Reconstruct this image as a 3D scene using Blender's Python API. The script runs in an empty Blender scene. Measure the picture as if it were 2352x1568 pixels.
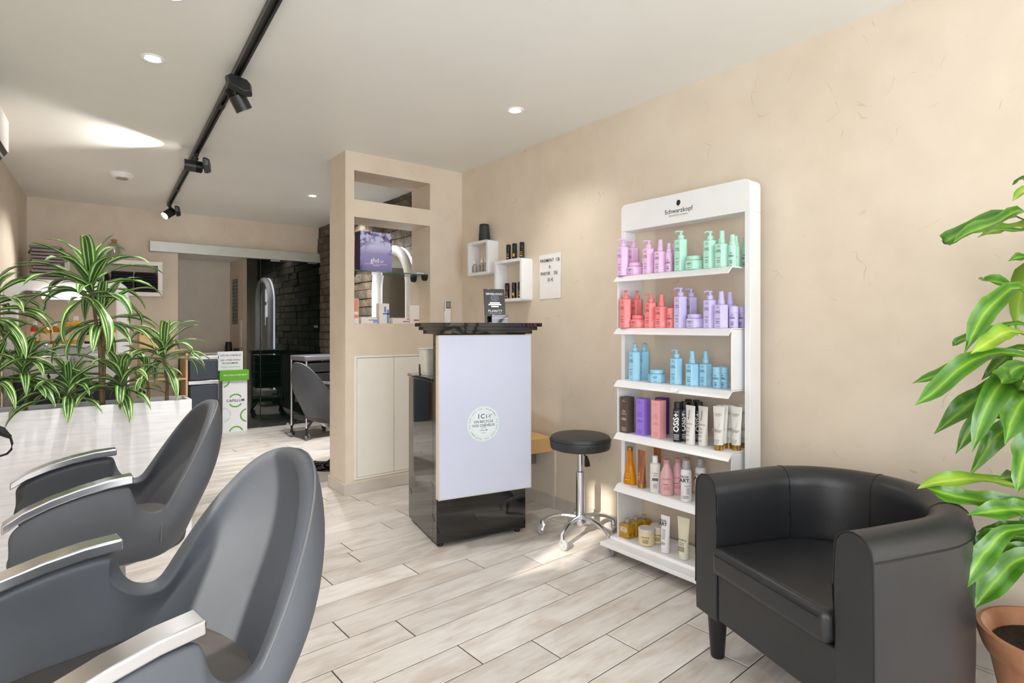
import bpy, bmesh, math, random
from mathutils import Matrix, Vector
random.seed(7)
PI = math.pi
# ------------------------------------------------------------------ camera
FPX, CX, HY, CH, CEIL = 1303.0, 1176.0, 750.0, 1.19, 2.436
TH = math.atan2(CX - 150, FPX)
FW = (math.sin(TH), math.cos(TH)); RT = (math.cos(TH), -math.sin(TH))
scn = bpy.context.scene
C = scn.collection
cd = bpy.data.cameras.new('camera'); cam = bpy.data.objects.new('camera', cd); C.objects.link(cam)
cam.location = (0, 0, CH); cam.rotation_euler = (PI / 2, 0, -TH)
cd.sensor_width = 36; cd.lens = 36 * FPX / 2352; cd.shift_y = -(784 - HY) / 2352; cd.clip_start = 0.05
scn.camera = cam
# ------------------------------------------------------------------ world, sun, exposure
w = bpy.data.worlds.new('world'); scn.world = w; w.use_nodes = True
w.node_tree.nodes['Background'].inputs[0].default_value = (0.86, 0.93, 1.0, 1)
w.node_tree.nodes['Background'].inputs[1].default_value = 2.2
scn.view_settings.view_transform = 'Standard'; scn.view_settings.look = 'None'
scn.view_settings.gamma = 1; scn.view_settings.use_curve_mapping = False
scn.view_settings.exposure = 0.3
def lamp(name, kind, loc, power, color=(1, 1, 1), size=1, size_y=None, direction=None, **kw):
    l = bpy.data.lights.new(name, kind); l.energy = power; l.color = color
    if kind == 'AREA':
        l.shape = 'RECTANGLE'; l.size = size; l.size_y = size_y or size
    for k, v in kw.items(): setattr(l, k, v)
    o = bpy.data.objects.new(name, l); C.objects.link(o); o.location = loc
    if direction: o.rotation_euler = Vector(direction).to_track_quat('-Z', 'Y').to_euler()
    return o
SUN_DIR = (0.26, 0.10, -0.155)
lamp('sun', 'SUN', (-5, -2, 5), 4.5, (1, 0.93, 0.82), direction=SUN_DIR, angle=0.02)
# daylight through the shop front, then fill added at the unseen side window
lamp('window_daylight', 'AREA', (0.9, -2.95, 1.27), 80, (0.95, 0.98, 1.0), 2.8, 2.1, direction=(0, 1, 0.22))
lamp('window_daylight', 'AREA', (-0.70, -0.15, 1.25), 26, (0.93, 0.97, 1.0), 1.5, 2.0, direction=(1, 0, 0))

# ------------------------------------------------------------------ pixel -> place
def ray(px, py):
    return (FPX * FW[0] + (px - CX) * RT[0], FPX * FW[1] + (px - CX) * RT[1], HY - py)
def onZ(px, py, z):
    v = ray(px, py); t = (z - CH) / v[2]; return Vector((v[0] * t, v[1] * t, z))
def onX(px, py, x):
    v = ray(px, py); t = x / v[0]; return Vector((x, v[1] * t, CH + v[2] * t))
def onY(px, py, y):
    v = ray(px, py); t = y / v[1]; return Vector((v[0] * t, y, CH + v[2] * t))

# ------------------------------------------------------------------ materials
def lin(c):
    c = c / 255.0
    return c / 12.92 if c <= 0.04045 else ((c + 0.055) / 1.055) ** 2.4
def rgb(r, g, b): return (lin(r), lin(g), lin(b), 1)
class NT:
    def __init__(s, name):
        s.m = bpy.data.materials.new(name); s.m.use_nodes = True
        s.t = s.m.node_tree; s.b = s.t.nodes['Principled BSDF']
    def n(s, kind, **kw):
        x = s.t.nodes.new(kind)
        for k, v in kw.items():
            if hasattr(x, k): setattr(x, k, v)
            else: x.inputs[k.replace('_', ' ')].default_value = v
        return x
    def l(s, a, b): s.t.links.new(a, b)
    def ramp(s, src, stops):
        r = s.t.nodes.new('ShaderNodeValToRGB'); s.l(src, r.inputs[0])
        while len(r.color_ramp.elements) < len(stops): r.color_ramp.elements.new(0.5)
        for e, (p, c) in zip(r.color_ramp.elements, stops): e.position = p; e.color = c
        return r.outputs[0]
    def mix(s, f, a, b, mode='MIX'):
        x = s.t.nodes.new('ShaderNodeMix'); x.data_type = 'RGBA'; x.blend_type = mode
        for i, v in ((0, f), (6, a), (7, b)):
            if hasattr(v, 'links'): s.l(v, x.inputs[i])
            else: x.inputs[i].default_value = v
        return x.outputs[2]
    def coords(s, out='Object', scale=(1, 1, 1)):
        tc = s.t.nodes.new('ShaderNodeTexCoord'); mp = s.t.nodes.new('ShaderNodeMapping')
        mp.inputs['Scale'].default_value = scale; s.l(tc.outputs[out], mp.inputs[0]); return mp.outputs[0]
    def noise(s, vec, scale, detail=4, dist=0.0, rough=0.5):
        x = s.t.nodes.new('ShaderNodeTexNoise'); x.inputs['Scale'].default_value = scale
        x.inputs['Detail'].default_value = detail; x.inputs['Distortion'].default_value = dist
        x.inputs['Roughness'].default_value = rough
        s.l(vec, x.inputs['Vector']); return x.outputs[0]
    def bump(s, h, strength=0.2, dist=0.01):
        x = s.t.nodes.new('ShaderNodeBump'); x.inputs['Strength'].default_value = strength
        x.inputs['Distance'].default_value = dist; s.l(h, x.inputs['Height']); s.l(x.outputs[0], s.b.inputs['Normal'])
MATS = {}
def plain(name, col, rough=0.5, metal=0.0, var=0.06, nscale=12, coat=0.0, trans=0.0, emit=None, es=0.0, bump=0.0, ior=1.45, spec=0.5, alpha=1.0):
    if name in MATS: return MATS[name]
    t = NT(name); b = t.b
    b.inputs['Roughness'].default_value = rough; b.inputs['Metallic'].default_value = metal
    b.inputs['Coat Weight'].default_value = coat; b.inputs['Transmission Weight'].default_value = trans
    b.inputs['IOR'].default_value = ior; b.inputs['Specular IOR Level'].default_value = spec
    b.inputs['Alpha'].default_value = alpha
    c = rgb(*col); v = t.coords(); nz = t.noise(v, nscale)
    lo = tuple(x * (1 - var) for x in c[:3]) + (1,); hi = tuple(min(1, x * (1 + var)) for x in c[:3]) + (1,)
    t.l(t.ramp(nz, [(0.3, lo), (0.7, hi)]), b.inputs['Base Color'])
    if bump: t.bump(t.noise(v, nscale * 12, 3), bump, 0.002)
    if emit:
        b.inputs['Emission Color'].default_value = rgb(*emit); b.inputs['Emission Strength'].default_value = es
    MATS[name] = t.m; return t.m

def wall_mat(name, base, hue2, scratch=True):
    t = NT(name); v = t.coords(); b = t.b
    c1 = t.ramp(t.noise(v, 1.3, 5, 0.4), [(0.3, rgb(*base)), (0.7, rgb(*hue2))])
    c2 = t.mix(0.22, c1, t.ramp(t.noise(v, 7, 5), [(0.3, rgb(*[x - 22 for x in base])), (0.7, rgb(*[min(255, x + 10) for x in base]))]))
    if scratch:   # straw fibres trowelled into the stucco
        vor = t.n('ShaderNodeTexVoronoi', feature='DISTANCE_TO_EDGE'); vor.inputs['Scale'].default_value = 6.5
        wv = t.n('ShaderNodeVectorMath', operation='ADD'); nn = t.t.nodes.new('ShaderNodeTexNoise'); nn.inputs['Scale'].default_value = 4
        t.l(v, nn.inputs['Vector']); sc = t.n('ShaderNodeVectorMath', operation='SCALE'); sc.inputs['Scale'].default_value = 0.22
        t.l(nn.outputs['Color'], sc.inputs[0]); t.l(v, wv.inputs[0]); t.l(sc.outputs[0], wv.inputs[1]); t.l(wv.outputs[0], vor.inputs['Vector'])
        line = t.ramp(vor.outputs['Distance'], [(0.0, (1, 1, 1, 1)), (0.012, (0, 0, 0, 1))])
        msk = t.ramp(t.noise(v, 9, 2, 0.6), [(0.60, (0, 0, 0, 1)), (0.67, (1, 1, 1, 1))])
        f = t.mix(1.0, line, msk, 'MULTIPLY')
        f2 = t.n('ShaderNodeMath', operation='MULTIPLY'); f2.inputs[1].default_value = 0.36; t.l(f, f2.inputs[0])
        c2 = t.mix(f2.outputs[0], c2, rgb(150, 118, 88))
    t.l(c2, b.inputs['Base Color']); b.inputs['Roughness'].default_value = 0.62
    t.bump(t.noise(v, 26, 5), 0.12, 0.004); MATS[name] = t.m; return t.m
M_wall = wall_mat('stucco_beige', (221, 205, 185), (231, 218, 201))
M_wall2 = wall_mat('stucco_pale', (226, 213, 199), (232, 221, 208))
def ceil_mat():
    t = NT('ceiling_paint'); v = t.coords()
    t.l(t.ramp(t.noise(v, 1.2, 3), [(0.3, rgb(238, 238, 234)), (0.7, rgb(243, 243, 240))]), t.b.inputs['Base Color'])
    t.b.inputs['Roughness'].default_value = 0.42; t.bump(t.noise(v, 60, 2), 0.03, 0.002); return t.m
M_ceil = ceil_mat()
def plank_mat(name, tint=0):
    t = NT(name); tc = t.t.nodes.new('ShaderNodeTexCoord'); oi = t.t.nodes.new('ShaderNodeObjectInfo')
    cmb = t.n('ShaderNodeCombineXYZ'); mul = t.n('ShaderNodeMath', operation='MULTIPLY'); mul.inputs[1].default_value = 37.0
    t.l(oi.outputs['Random'], mul.inputs[0]); t.l(mul.outputs[0], cmb.inputs[0]); t.l(mul.outputs[0], cmb.inputs[2])
    add = t.n('ShaderNodeVectorMath', operation='ADD'); t.l(tc.outputs['Object'], add.inputs[0]); t.l(cmb.outputs[0], add.inputs[1])
    mp = t.n('ShaderNodeMapping'); mp.inputs['Scale'].default_value = (1.6, 13, 1); t.l(add.outputs[0], mp.inputs[0])
    mp2 = t.n('ShaderNodeMapping'); mp2.inputs['Scale'].default_value = (2.2, 5, 1); t.l(add.outputs[0], mp2.inputs[0])
    g = t.ramp(t.noise(mp.outputs[0], 3.0, 7, 0.6, 0.62), [(0.25, rgb(176, 167, 158)), (0.5, rgb(208, 202, 196)), (0.75, rgb(224, 220, 215))])
    cl = t.ramp(t.noise(mp2.outputs[0], 2.2, 4, 0.5), [(0.34, rgb(188, 175, 162)), (0.55, rgb(226, 223, 220))])
    base = t.mix(0.45, g, cl, 'MIX')
    kn = t.ramp(t.noise(mp2.outputs[0], 4.3, 3, 1.2), [(0.70, (0, 0, 0, 1)), (0.80, (1, 1, 1, 1))])
    kf = t.n('ShaderNodeMath', operation='MULTIPLY'); kf.inputs[1].default_value = 0.6; t.l(kn, kf.inputs[0])
    base = t.mix(kf.outputs[0], base, rgb(140, 120, 100))
    rv = t.ramp(oi.outputs['Random'], [(0.0, (0.86, 0.845, 0.83, 1)), (1.0, (1.05, 1.05, 1.05, 1))])
    t.l(t.mix(1.0, base, rv, 'MULTIPLY'), t.b.inputs['Base Color'])
    t.b.inputs['Roughness'].default_value = 0.36; t.bump(t.noise(mp.outputs[0], 12, 4), 0.06, 0.002); return t.m
M_plank = plank_mat('wood_look_tile')
M_grout = plain('grout', (74, 66, 60), 0.9)
M_white = plain('white_lacquer', (240, 240, 242), 0.3, var=0.015)
M_offwhite = plain('warm_white_lacquer', (238, 234, 226), 0.4, var=0.015)
M_black = plain('black_gloss', (14, 13, 14), 0.06, var=0.2, coat=0.6)
M_blackmat = plain('black_plastic', (30, 30, 32), 0.45, var=0.1)
M_track = plain('black_anodised', (40, 40, 41), 0.35, var=0.1)
M_chrome = plain('polished_aluminium', (224, 227, 234), 0.2, 1.0, var=0.03)
M_steel = plain('brushed_steel', (170, 170, 172), 0.32, 1.0, var=0.05)
M_glass = plain('clear_glass', (245, 250, 248), 0.02, trans=1.0, var=0.0, ior=1.45)
M_print = plain('black_ink', (36, 36, 44), 0.6, var=0.0)
M_wprint = plain('white_ink', (240, 240, 240), 0.6, var=0.0)
M_green = plain('green_ink', (104, 176, 40), 0.5, var=0.02)
M_green2 = plain('soft_green_ink', (120, 178, 130), 0.5, var=0.02)

# ------------------------------------------------------------------ mesh collector
class G:
    def __init__(s): s.v = []; s.f = []; s.uv = None
    def add(s, vs, fs):
        o = len(s.v); s.v += [tuple(x) for x in vs]; s.f += [tuple(i + o for i in f) for f in fs]; return s
    def box(s, c, d, rz=0.0, m=None):
        x, y, z = [k / 2 for k in d]
        p = [Vector(q) for q in ((-x, -y, -z), (x, -y, -z), (x, y, -z), (-x, y, -z), (-x, -y, z), (x, -y, z), (x, y, z), (-x, y, z))]
        R = m or Matrix.Rotation(rz, 4, 'Z')
        p = [R @ q + Vector(c) for q in p]
        return s.add(p, [(0, 3, 2, 1), (4, 5, 6, 7), (0, 1, 5, 4), (1, 2, 6, 5), (2, 3, 7, 6), (3, 0, 4, 7)])
    def b(s, x0, x1, y0, y1, z0, z1):
        return s.box(((x0 + x1) / 2, (y0 + y1) / 2, (z0 + z1) / 2), (abs(x1 - x0), abs(y1 - y0), abs(z1 - z0)))
    def loft(s, rings, cap0=True, cap1=True, closed=True):
        n = len(rings[0]); o = len(s.v)
        for r in rings: s.v += [tuple(p) for p in r]
        for i in range(len(rings) - 1):
            for j in range(n if closed else n - 1):
                k = (j + 1) % n; a = o + i * n
                s.f.append((a + j, a + k, a + n + k, a + n + j))
        if cap0: s.f.append(tuple(o + j for j in reversed(range(n))))
        if cap1: s.f.append(tuple(o + (len(rings) - 1) * n + j for j in range(n)))
        return s
    def lathe(s, prof, n=20, c=(0, 0, 0)):
        return s.loft([[(c[0] + r * math.cos(2 * PI * j / n), c[1] + r * math.sin(2 * PI * j / n), c[2] + z) for j in range(n)] for r, z in prof])
    def cyl(s, p0, p1, r0, r1=None, n=14):
        r1 = r0 if r1 is None else r1
        p0 = Vector(p0); p1 = Vector(p1); q = (p1 - p0).to_track_quat('Z', 'Y').to_matrix()
        ring = lambda p, r: [p + q @ Vector((r * math.cos(2 * PI * j / n), r * math.sin(2 * PI * j / n), 0)) for j in range(n)]
        return s.loft([ring(p0, r0), ring(p1, r1)])
    def tube(s, pts, r, n=8, flat=1.0):
        pts = [Vector(p) for p in pts]; rings = []
        up = Vector((0, 0, 1))
        for i, p in enumerate(pts):
            d = (pts[min(i + 1, len(pts) - 1)] - pts[max(i - 1, 0)]).normalized()
            a = d.cross(up); a = a.normalized() if a.length > 1e-4 else Vector((1, 0, 0)); bb = a.cross(d).normalized()
            rr = r[i] if isinstance(r, (list, tuple)) else r
            rings.append([p + a * rr * math.cos(2 * PI * j / n) + bb * rr * flat * math.sin(2 * PI * j / n) for j in range(n)])
        return s.loft(rings)
    def poly(s, pts, z0, z1):
        n = len(pts)
        return s.loft([[(x, y, z0) for x, y in pts], [(x, y, z1) for x, y in pts]])
    def xf(s, M, start=0):
        s.v[start:] = [tuple(M @ Vector(p)) for p in s.v[start:]]; return s
    def text(s, body, size, cx=0, cy=0, z=0, align='CENTER', space=1.0, rot=0.0, bold=0.0):
        vs, fs = text_data(body, size, align, space, bold)
        R = Matrix.Rotation(rot, 3, 'Z')
        return s.add([R @ Vector((x, y, 0)) + Vector((cx, cy, z)) for x, y in vs], fs)
    def arc(s, cx, cy, r0, r1, a0, a1, z=0, n=20):
        o = len(s.v)
        for i in range(n + 1):
            a = a0 + (a1 - a0) * i / n
            for r in (r0, r1): s.v.append((cx + r * math.cos(a), cy + r * math.sin(a), z))
        for i in range(n): k = o + 2 * i; s.f.append((k, k + 1, k + 3, k + 2))
        return s
    def disc(s, cx, cy, r, z=0, n=40):
        o = len(s.v); s.v += [(cx + r * math.cos(2 * PI * i / n), cy + r * math.sin(2 * PI * i / n), z) for i in range(n)]
        s.f.append(tuple(range(o, o + n))); return s
    def rect(s, cx, cy, w_, h_, z=0):
        return s.add([(cx - w_ / 2, cy - h_ / 2, z), (cx + w_ / 2, cy - h_ / 2, z), (cx + w_ / 2, cy + h_ / 2, z), (cx - w_ / 2, cy + h_ / 2, z)], [(0, 1, 2, 3)])
    def mesh(s, name, angle=35):
        me = bpy.data.meshes.new(name); me.from_pydata(s.v, [], s.f); me.update()
        if angle:
            me.polygons.foreach_set('use_smooth', [True] * len(me.polygons)); me.set_sharp_from_angle(angle=math.radians(angle))
        return me
_TC = {}
def text_data(body, size, align, space, bold):
    k = (body, align, space, bold)
    if k not in _TC:
        cu = bpy.data.curves.new('t', 'FONT'); cu.body = body; cu.align_x = align; cu.align_y = 'CENTER'; cu.size = 1
        cu.space_character = space; cu.resolution_u = 2; cu.offset = bold
        ob = bpy.data.objects.new('t', cu); me = bpy.data.meshes.new_from_object(ob)
        _TC[k] = ([(v.co.x, v.co.y) for v in me.vertices], [tuple(p.vertices) for p in me.polygons])
        bpy.data.objects.remove(ob); bpy.data.meshes.remove(me); bpy.data.curves.remove(cu)
    vs, fs = _TC[k]
    return [(x * size, y * size) for x, y in vs], fs
def obj(name, g, mat, parent=None, bevel=0.0, sub=0, angle=35, seg=2, M=None, label=None):
    me = g if isinstance(g, bpy.types.Mesh) else g.mesh(name, angle)
    if mat and not me.materials: me.materials.append(mat)
    o = bpy.data.objects.new(name, me); C.objects.link(o)
    if parent: o.parent = parent
    if M is not None: o.matrix_basis = M
    if bevel:
        b = o.modifiers.new('bevel', 'BEVEL'); b.width = bevel; b.segments = seg; b.limit_method = 'ANGLE'; b.angle_limit = 0.6
    if sub:
        b = o.modifiers.new('subdivision', 'SUBSURF'); b.levels = sub; b.render_levels = sub
    if label: o['label'] = label
    return o
def thing(name, label, cat, loc=(0, 0, 0), rz=0.0, group=None):
    o = bpy.data.objects.new(name, None); C.objects.link(o); o.location = loc; o.rotation_euler = (0, 0, rz)
    o.empty_display_size = 0.05
    return tag(o, label, cat, group)
def tag(o, label, cat, group=None):
    o['label'] = label; o['category'] = cat
    if group: o['group'] = group
    return o
def struct(o): o['kind'] = 'structure'; return o
def face_M(origin, normal, up=(0, 0, 1)):
    n = Vector(normal).normalized(); u = Vector(up); r = u.cross(n).normalized(); u = n.cross(r)
    return Matrix(((r.x, u.x, n.x, origin[0]), (r.y, u.y, n.y, origin[1]), (r.z, u.z, n.z, origin[2]), (0, 0, 0, 1)))
def T(x=0, y=0, z=0): return Matrix.Translation((x, y, z))
def RZ(a): return Matrix.Rotation(a, 4, 'Z')

# ================================================================== THE ROOM
XR, YP, YB = 2.53, 3.87, 7.15           # right wall, partition front, back wall
def xl(y): return -0.29 - (YB - y) * 0.057
YF = -3.0
# floor: grouted bed with every wood-look tile laid on it
fl = struct(obj('floor', G().b(-1.2, 3.0, YF - 0.2, 8.3, -0.06, -0.0025), M_grout, angle=0))
known = {0: 1.966, 1: 1.656, 2: 1.40, 3: 1.16, 4: 1.76, 5: 1.06, 6: 0.855, 7: 1.625, 8: 1.34, 9: 0.97, 11: 1.2, 12: 1.515, 13: 1.70, 16: 1.585}
ROT = math.radians(2.5); PW, PL = 0.1560, 1.028
ca, sa = math.cos(ROT), math.sin(ROT)
for r in range(-14, 45):
    y0 = 1.185 + r * PW - 1.5 * math.tan(ROT)
    j = known.get(r, random.random() * PL)
    k0 = math.floor((-0.75 - j) / PL)
    for k in range(k0, 8):
        x0 = j + k * PL; x1 = x0 + PL
        if x1 < -0.72 or x0 > 2.60: continue
        x0c, x1c = max(x0, -0.75), min(x1, 2.62)
        yy = y0 + x0c * math.tan(ROT)
        if yy > 8.1: continue
        L, g2 = x1c - x0c - 0.004, 0.0015
        if L < 0.04: continue
        c = 0.002
        gg = G(); W = PW * ca - 0.004
        gg.loft([[(0, 0, 0), (L, 0, 0), (L, W, 0), (0, W, 0)], [(0, 0, 0.0065), (L, 0, 0.0065), (L, W, 0.0065), (0, W, 0.0065)],
                 [(c, c, 0.008), (L - c, c, 0.008), (L - c, W - c, 0.008), (c, W - c, 0.008)]], cap0=False)
        p = obj('plank', gg, M_plank, fl, angle=0)
        p.location = (x0c + 0.002, yy + 0.002, -0.008); p.rotation_euler = (0, 0, ROT)
struct(obj('ceiling', G().b(-1.2, 3.0, YF - 0.2, YB + 1.2, CEIL, CEIL + 0.1), M_ceil, angle=0))
# right wall (stucco in the front room), with the flush pipe casing by the reception
wr = struct(obj('wall_right', G().b(XR, XR + 0.12, YF - 0.2, YP + 0.15, 0, CEIL), M_wall, angle=0))
obj('pipe_casing', G().b(XR - 0.012, XR + 0.01, 2.745, YP, 0.0, 0.44), M_wall2, wr, bevel=0.002)
# left wall: an unseen window kept for side fill near the camera, solid stucco further back
g = G()
def lw(g, y0, y1, z0, z1, t=0.14):
    g.add([(xl(y0) - t, y0, z0), (xl(y0), y0, z0), (xl(y1), y1, z0), (xl(y1) - t, y1, z0), (xl(y0) - t, y0, z1), (xl(y0), y0, z1), (xl(y1), y1, z1), (xl(y1) - t, y1, z1)],
          [(0, 3, 2, 1), (4, 5, 6, 7), (0, 1, 5, 4), (1, 2, 6, 5), (2, 3, 7, 6), (3, 0, 4, 7)])
SW0, SW1 = 0.98, 1.27
lw(g, YF - 0.2, -0.95, 0, CEIL); lw(g, 0.65, SW0, 0, CEIL); lw(g, SW1, YB + 0.1, 0, CEIL)
lw(g, -0.95, 0.65, 0, 0.15); lw(g, -0.95, 0.65, 2.3, CEIL); lw(g, SW0, SW1, 0, 0.15); lw(g, SW0, SW1, 2.2, CEIL)
struct(obj('wall_left', g, M_wall, angle=0))
M_frame = plain('grey_window_frame', (120, 122, 124), 0.4)
for n_, (y0, y1, z1) in enumerate(((-0.95, 0.65, 2.3), (SW0, SW1, 2.2))):
    g = G(); lw(g, y0, y0 + 0.04, 0.15, z1, 0.05); lw(g, y1 - 0.04, y1, 0.15, z1, 0.05); lw(g, y0, y1, 0.15, 0.19, 0.05); lw(g, y0, y1, z1 - 0.04, z1, 0.05)
    struct(obj('window_%d' % (n_ + 1), g, M_frame, angle=0))
bl = thing('roller_blind', 'white roller blind drawn over the side window near the camera', 'blind', (xl(-0.15) - 0.09, -0.15, 0.15), -math.atan(0.057))  # out of view, added to keep direct sun out of this window
obj('fabric', G().b(0, 0.004, -0.80, 0.80, 0.0, 2.12), M_offwhite, bl)
obj('roller', G().cyl((0.002, -0.80, 2.12), (0.002, 0.80, 2.12), 0.02), M_white, bl)
# front wall: wide shop window behind the camera
g = G(); g.b(-1.2, 3.0, YF - 0.15, YF, 0, 0.2); g.b(-1.2, 3.0, YF - 0.15, YF, 2.32, CEIL); g.b(-1.2, -0.55, YF - 0.15, YF, 0, CEIL); g.b(2.36, 3.0, YF - 0.15, YF, 0, CEIL)
struct(obj('wall_front', g, M_wall, angle=0))
g = G()
for x in (-0.55, 0.42, 1.39, 2.32): g.b(x, x + 0.05, YF - 0.1, YF - 0.04, 0.2, 2.32)
g.b(-0.55, 2.37, YF - 0.1, YF - 0.04, 0.2, 0.25); g.b(-0.55, 2.37, YF - 0.1, YF - 0.04, 2.27, 2.32)
w3 = struct(obj('window_3', g, M_frame, angle=0))
# back wall with the opening to the niche
OX0, OX1, NZ = 0.97, 1.68, 2.02
g = G(); g.b(-0.6, OX0, YB, YB + 0.12, 0, CEIL); g.b(OX1, 3.0, YB, YB + 0.12, 0, CEIL); g.b(OX0, OX1, YB, YB + 0.12, NZ, CEIL)
struct(obj('wall_back', g, M_wall, angle=0))
g = G(); g.b(OX0 - 0.3, OX1 + 0.1, 8.05, 8.15, 0, NZ)
struct(obj('wall_niche_back', g, M_wall2, angle=0))
struct(obj('wall_niche_right', G().b(OX1, OX1 + 0.1, YB + 0.12, 8.05, 0, NZ), M_wall, angle=0))
struct(obj('wall_niche_left', G().b(OX0 - 0.4, OX0 - 0.3, YB + 0.12, 8.05, 0, NZ), M_wall2, angle=0))
struct(obj('ceiling_niche', G().b(OX0 - 0.4, OX1 + 0.1, YB + 0.12, 8.15, NZ, NZ + 0.1), M_ceil, angle=0))
# partition with two see-through openings and a cupboard recess
PX0, PX1, PT = 1.552, XR, 0.30
WX0, WX1 = 1.617, 2.235
Za, Zb, Zc, Zd = 1.212, 1.974, 2.099, 2.305
g = G(); y0, y1 = YP, YP + PT
g.b(PX0, WX0, y0, y1, 0, CEIL); g.b(WX1, PX1, y0, y1, 0, CEIL)
g.b(WX0, WX1, y0, y1, Zb, Zc); g.b(WX0, WX1, y0, y1, Zd, CEIL); g.b(WX0, WX1, y0, y1, 0.985, Za); g.b(WX0, WX1, y0, y1, 0, 0.095)
g.b(WX0, WX1, y1 - 0.03, y1, 0.095, 0.985)
struct(obj('wall_partition', g, M_wall, angle=0))
# skirting of the same tile
M_skirt = plain('skirting_tile', (204, 197, 188), 0.42, var=0.12, nscale=5)
bb = struct(obj('baseboard_partition', G().b(PX0 - 0.012, PX1 - 0.012, YP - 0.012, YP, 0, 0.082).b(PX0 - 0.012, PX0, YP, YP + PT + 0.012, 0, 0.082), M_skirt, bevel=0.002))
struct(obj('baseboard_right', G().b(XR - 0.024, XR, 2.747, YP - 0.012, 0, 0.082).b(XR - 0.012, XR, YF, 2.744, 0, 0.082), M_skirt, bevel=0.002))
struct(obj('baseboard_back', G().b(-0.3, OX0, YB - 0.012, YB, 0, 0.082), M_skirt, bevel=0.002))
# stone-clad wall behind the partition
ws = struct(obj('wall_stone', G().b(XR + 0.0, XR + 0.12, YP + 0.15, YB + 0.2, 0, CEIL), plain('stone_mortar', (52, 48, 44), 0.9), angle=0))
def stone_mat():
    t = NT('split_stone'); tc = t.coords(); oi = t.t.nodes.new('ShaderNodeObjectInfo')
    a = t.ramp(t.noise(tc, 14, 6, 0.3, 0.65), [(0.25, rgb(58, 52, 46)), (0.55, rgb(112, 102, 90)), (0.8, rgb(146, 134, 116))])
    rv = t.ramp(oi.outputs['Random'], [(0, (0.55, 0.55, 0.56, 1)), (1, (1.15, 1.12, 1.05, 1))])
    t.l(t.mix(1.0, a, rv, 'MULTIPLY'), t.b.inputs['Base Color']); t.b.inputs['Roughness'].default_value = 0.85
    t.bump(t.noise(tc, 40, 5), 0.6, 0.01); return t.m
M_stone = stone_mat()
rs = random.Random(3)
zc = 0.86
while zc < CEIL - 0.01:
    hh = min(rs.choice((0.075, 0.085, 0.095)), CEIL - zc)
    yy = YP + PT + 0.02 - rs.random() * 0.15
    while yy < YB:
        ln = rs.uniform(0.18, 0.34)
        a, b_ = max(yy, YP + PT + 0.005), min(yy + ln, YB - 0.003)
        if b_ - a > 0.03:
            d = rs.uniform(0.012, 0.032)
            o = obj('stone', G().b(-d, 0, 0.002, b_ - a - 0.002, 0.002, hh - 0.003), M_stone, ws, bevel=0.004, seg=1, angle=0)
            o.location = (XR, a, zc)
        yy += ln
    zc += hh
# ================================================================== LARGE OBJECTS
# ---------- sliding dark glass door on an aluminium rail
M_dark = plain('dark_tinted_glass', (7, 17, 13), 0.035, var=0.15, coat=1.0, nscale=3)
d1 = thing('sliding_door', 'dark green-black glass sliding door panels standing beside the recycling carton', 'door', (1.66, YB - 0.05, 0))
obj('glass_panel', G().b(0.0, 0.145, -0.005, 0.005, 0.012, 1.984), M_dark, d1, bevel=0.001)
obj('glass_panel', G().b(0.150, 0.86, -0.012, -0.002, 0.012, 1.984), M_dark, d1, bevel=0.001)
obj('knob', G().cyl((0.80, -0.012, 1.19), (0.80, -0.04, 1.19), 0.016, 0.019), M_chrome, d1)
obj('floor_guide', G().b(0.44, 0.47, -0.03, 0.02, 0, 0.03), M_chrome, d1, bevel=0.003)
for x in (0.26, 0.70): obj('hanger_clip', G().b(x, x + 0.11, -0.018, 0.004, 1.970, 1.989), M_steel, d1, bevel=0.002)
tag(obj('door_rail', G().b(0.70, XR - 0.02, YB - 0.085, YB, 1.99, 2.10), plain('satin_aluminium', (196, 198, 192), 0.35, 0.35, var=0.03), bevel=0.003), 'long satin aluminium sliding door rail on the back wall', 'door rail')

# ---------- reception counter
E = (onZ(1003, 1252, .015), onZ(1207, 1214, .015))
rzc = math.atan2(E[1].y - E[0].y, E[1].x - E[0].x); Wc = (E[1] - E[0]).length; Dc = 0.505
ct = thing('reception_counter', 'glossy black reception counter with a tall white light panel front', 'counter', (E[0].x, E[0].y, 0), rzc)
obj('desk_body', G().b(0, Wc, 0.06, Dc, 0.02, 0.885), M_black, ct, bevel=0.002)
obj('desk_top', G().b(-0.006, Wc + 0.006, 0.06, Dc + 0.008, 0.885, 0.905), M_black, ct, bevel=0.002)
obj('tall_front', G().b(0, Wc, 0.0, 0.06, 0.02, 1.15), M_black, ct, bevel=0.002)
obj('top_slab', G().b(-0.052, Wc + 0.062, -0.085, 0.22, 1.190, 1.211), M_black, ct, bevel=0.001)
obj('top_slab', G().b(-0.035, Wc + 0.042, -0.065, 0.20, 1.170, 1.190), M_black, ct, bevel=0.001)
obj('top_slab', G().b(-0.016, Wc + 0.020, -0.045, 0.18, 1.150, 1.170), M_black, ct, bevel=0.001)
LP0, LP1 = 0.265, 1.145
obj('panel_frame', G().b(-0.006, Wc + 0.014, -0.045, -0.0005, LP0, LP1), plain('panel_edge', (206, 200, 190), 0.3, var=0.02), ct, bevel=0.002)
M_pan = plain('light_panel', (206, 210, 230), 0.10, var=0.01)
obj('light_panel', G().b(0.0, Wc + 0.008, -0.0475, -0.045, LP0 + 0.006, LP1 - 0.006), M_pan, ct, bevel=0.0008)
for x in (0.03, Wc - 0.04):
    for y in (0.03, Dc - 0.05): obj('foot', G().lathe([(0.016, 0), (0.018, 0.008), (0.012, 0.02)], 12, (x, y, 0)), M_blackmat, ct)
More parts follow.
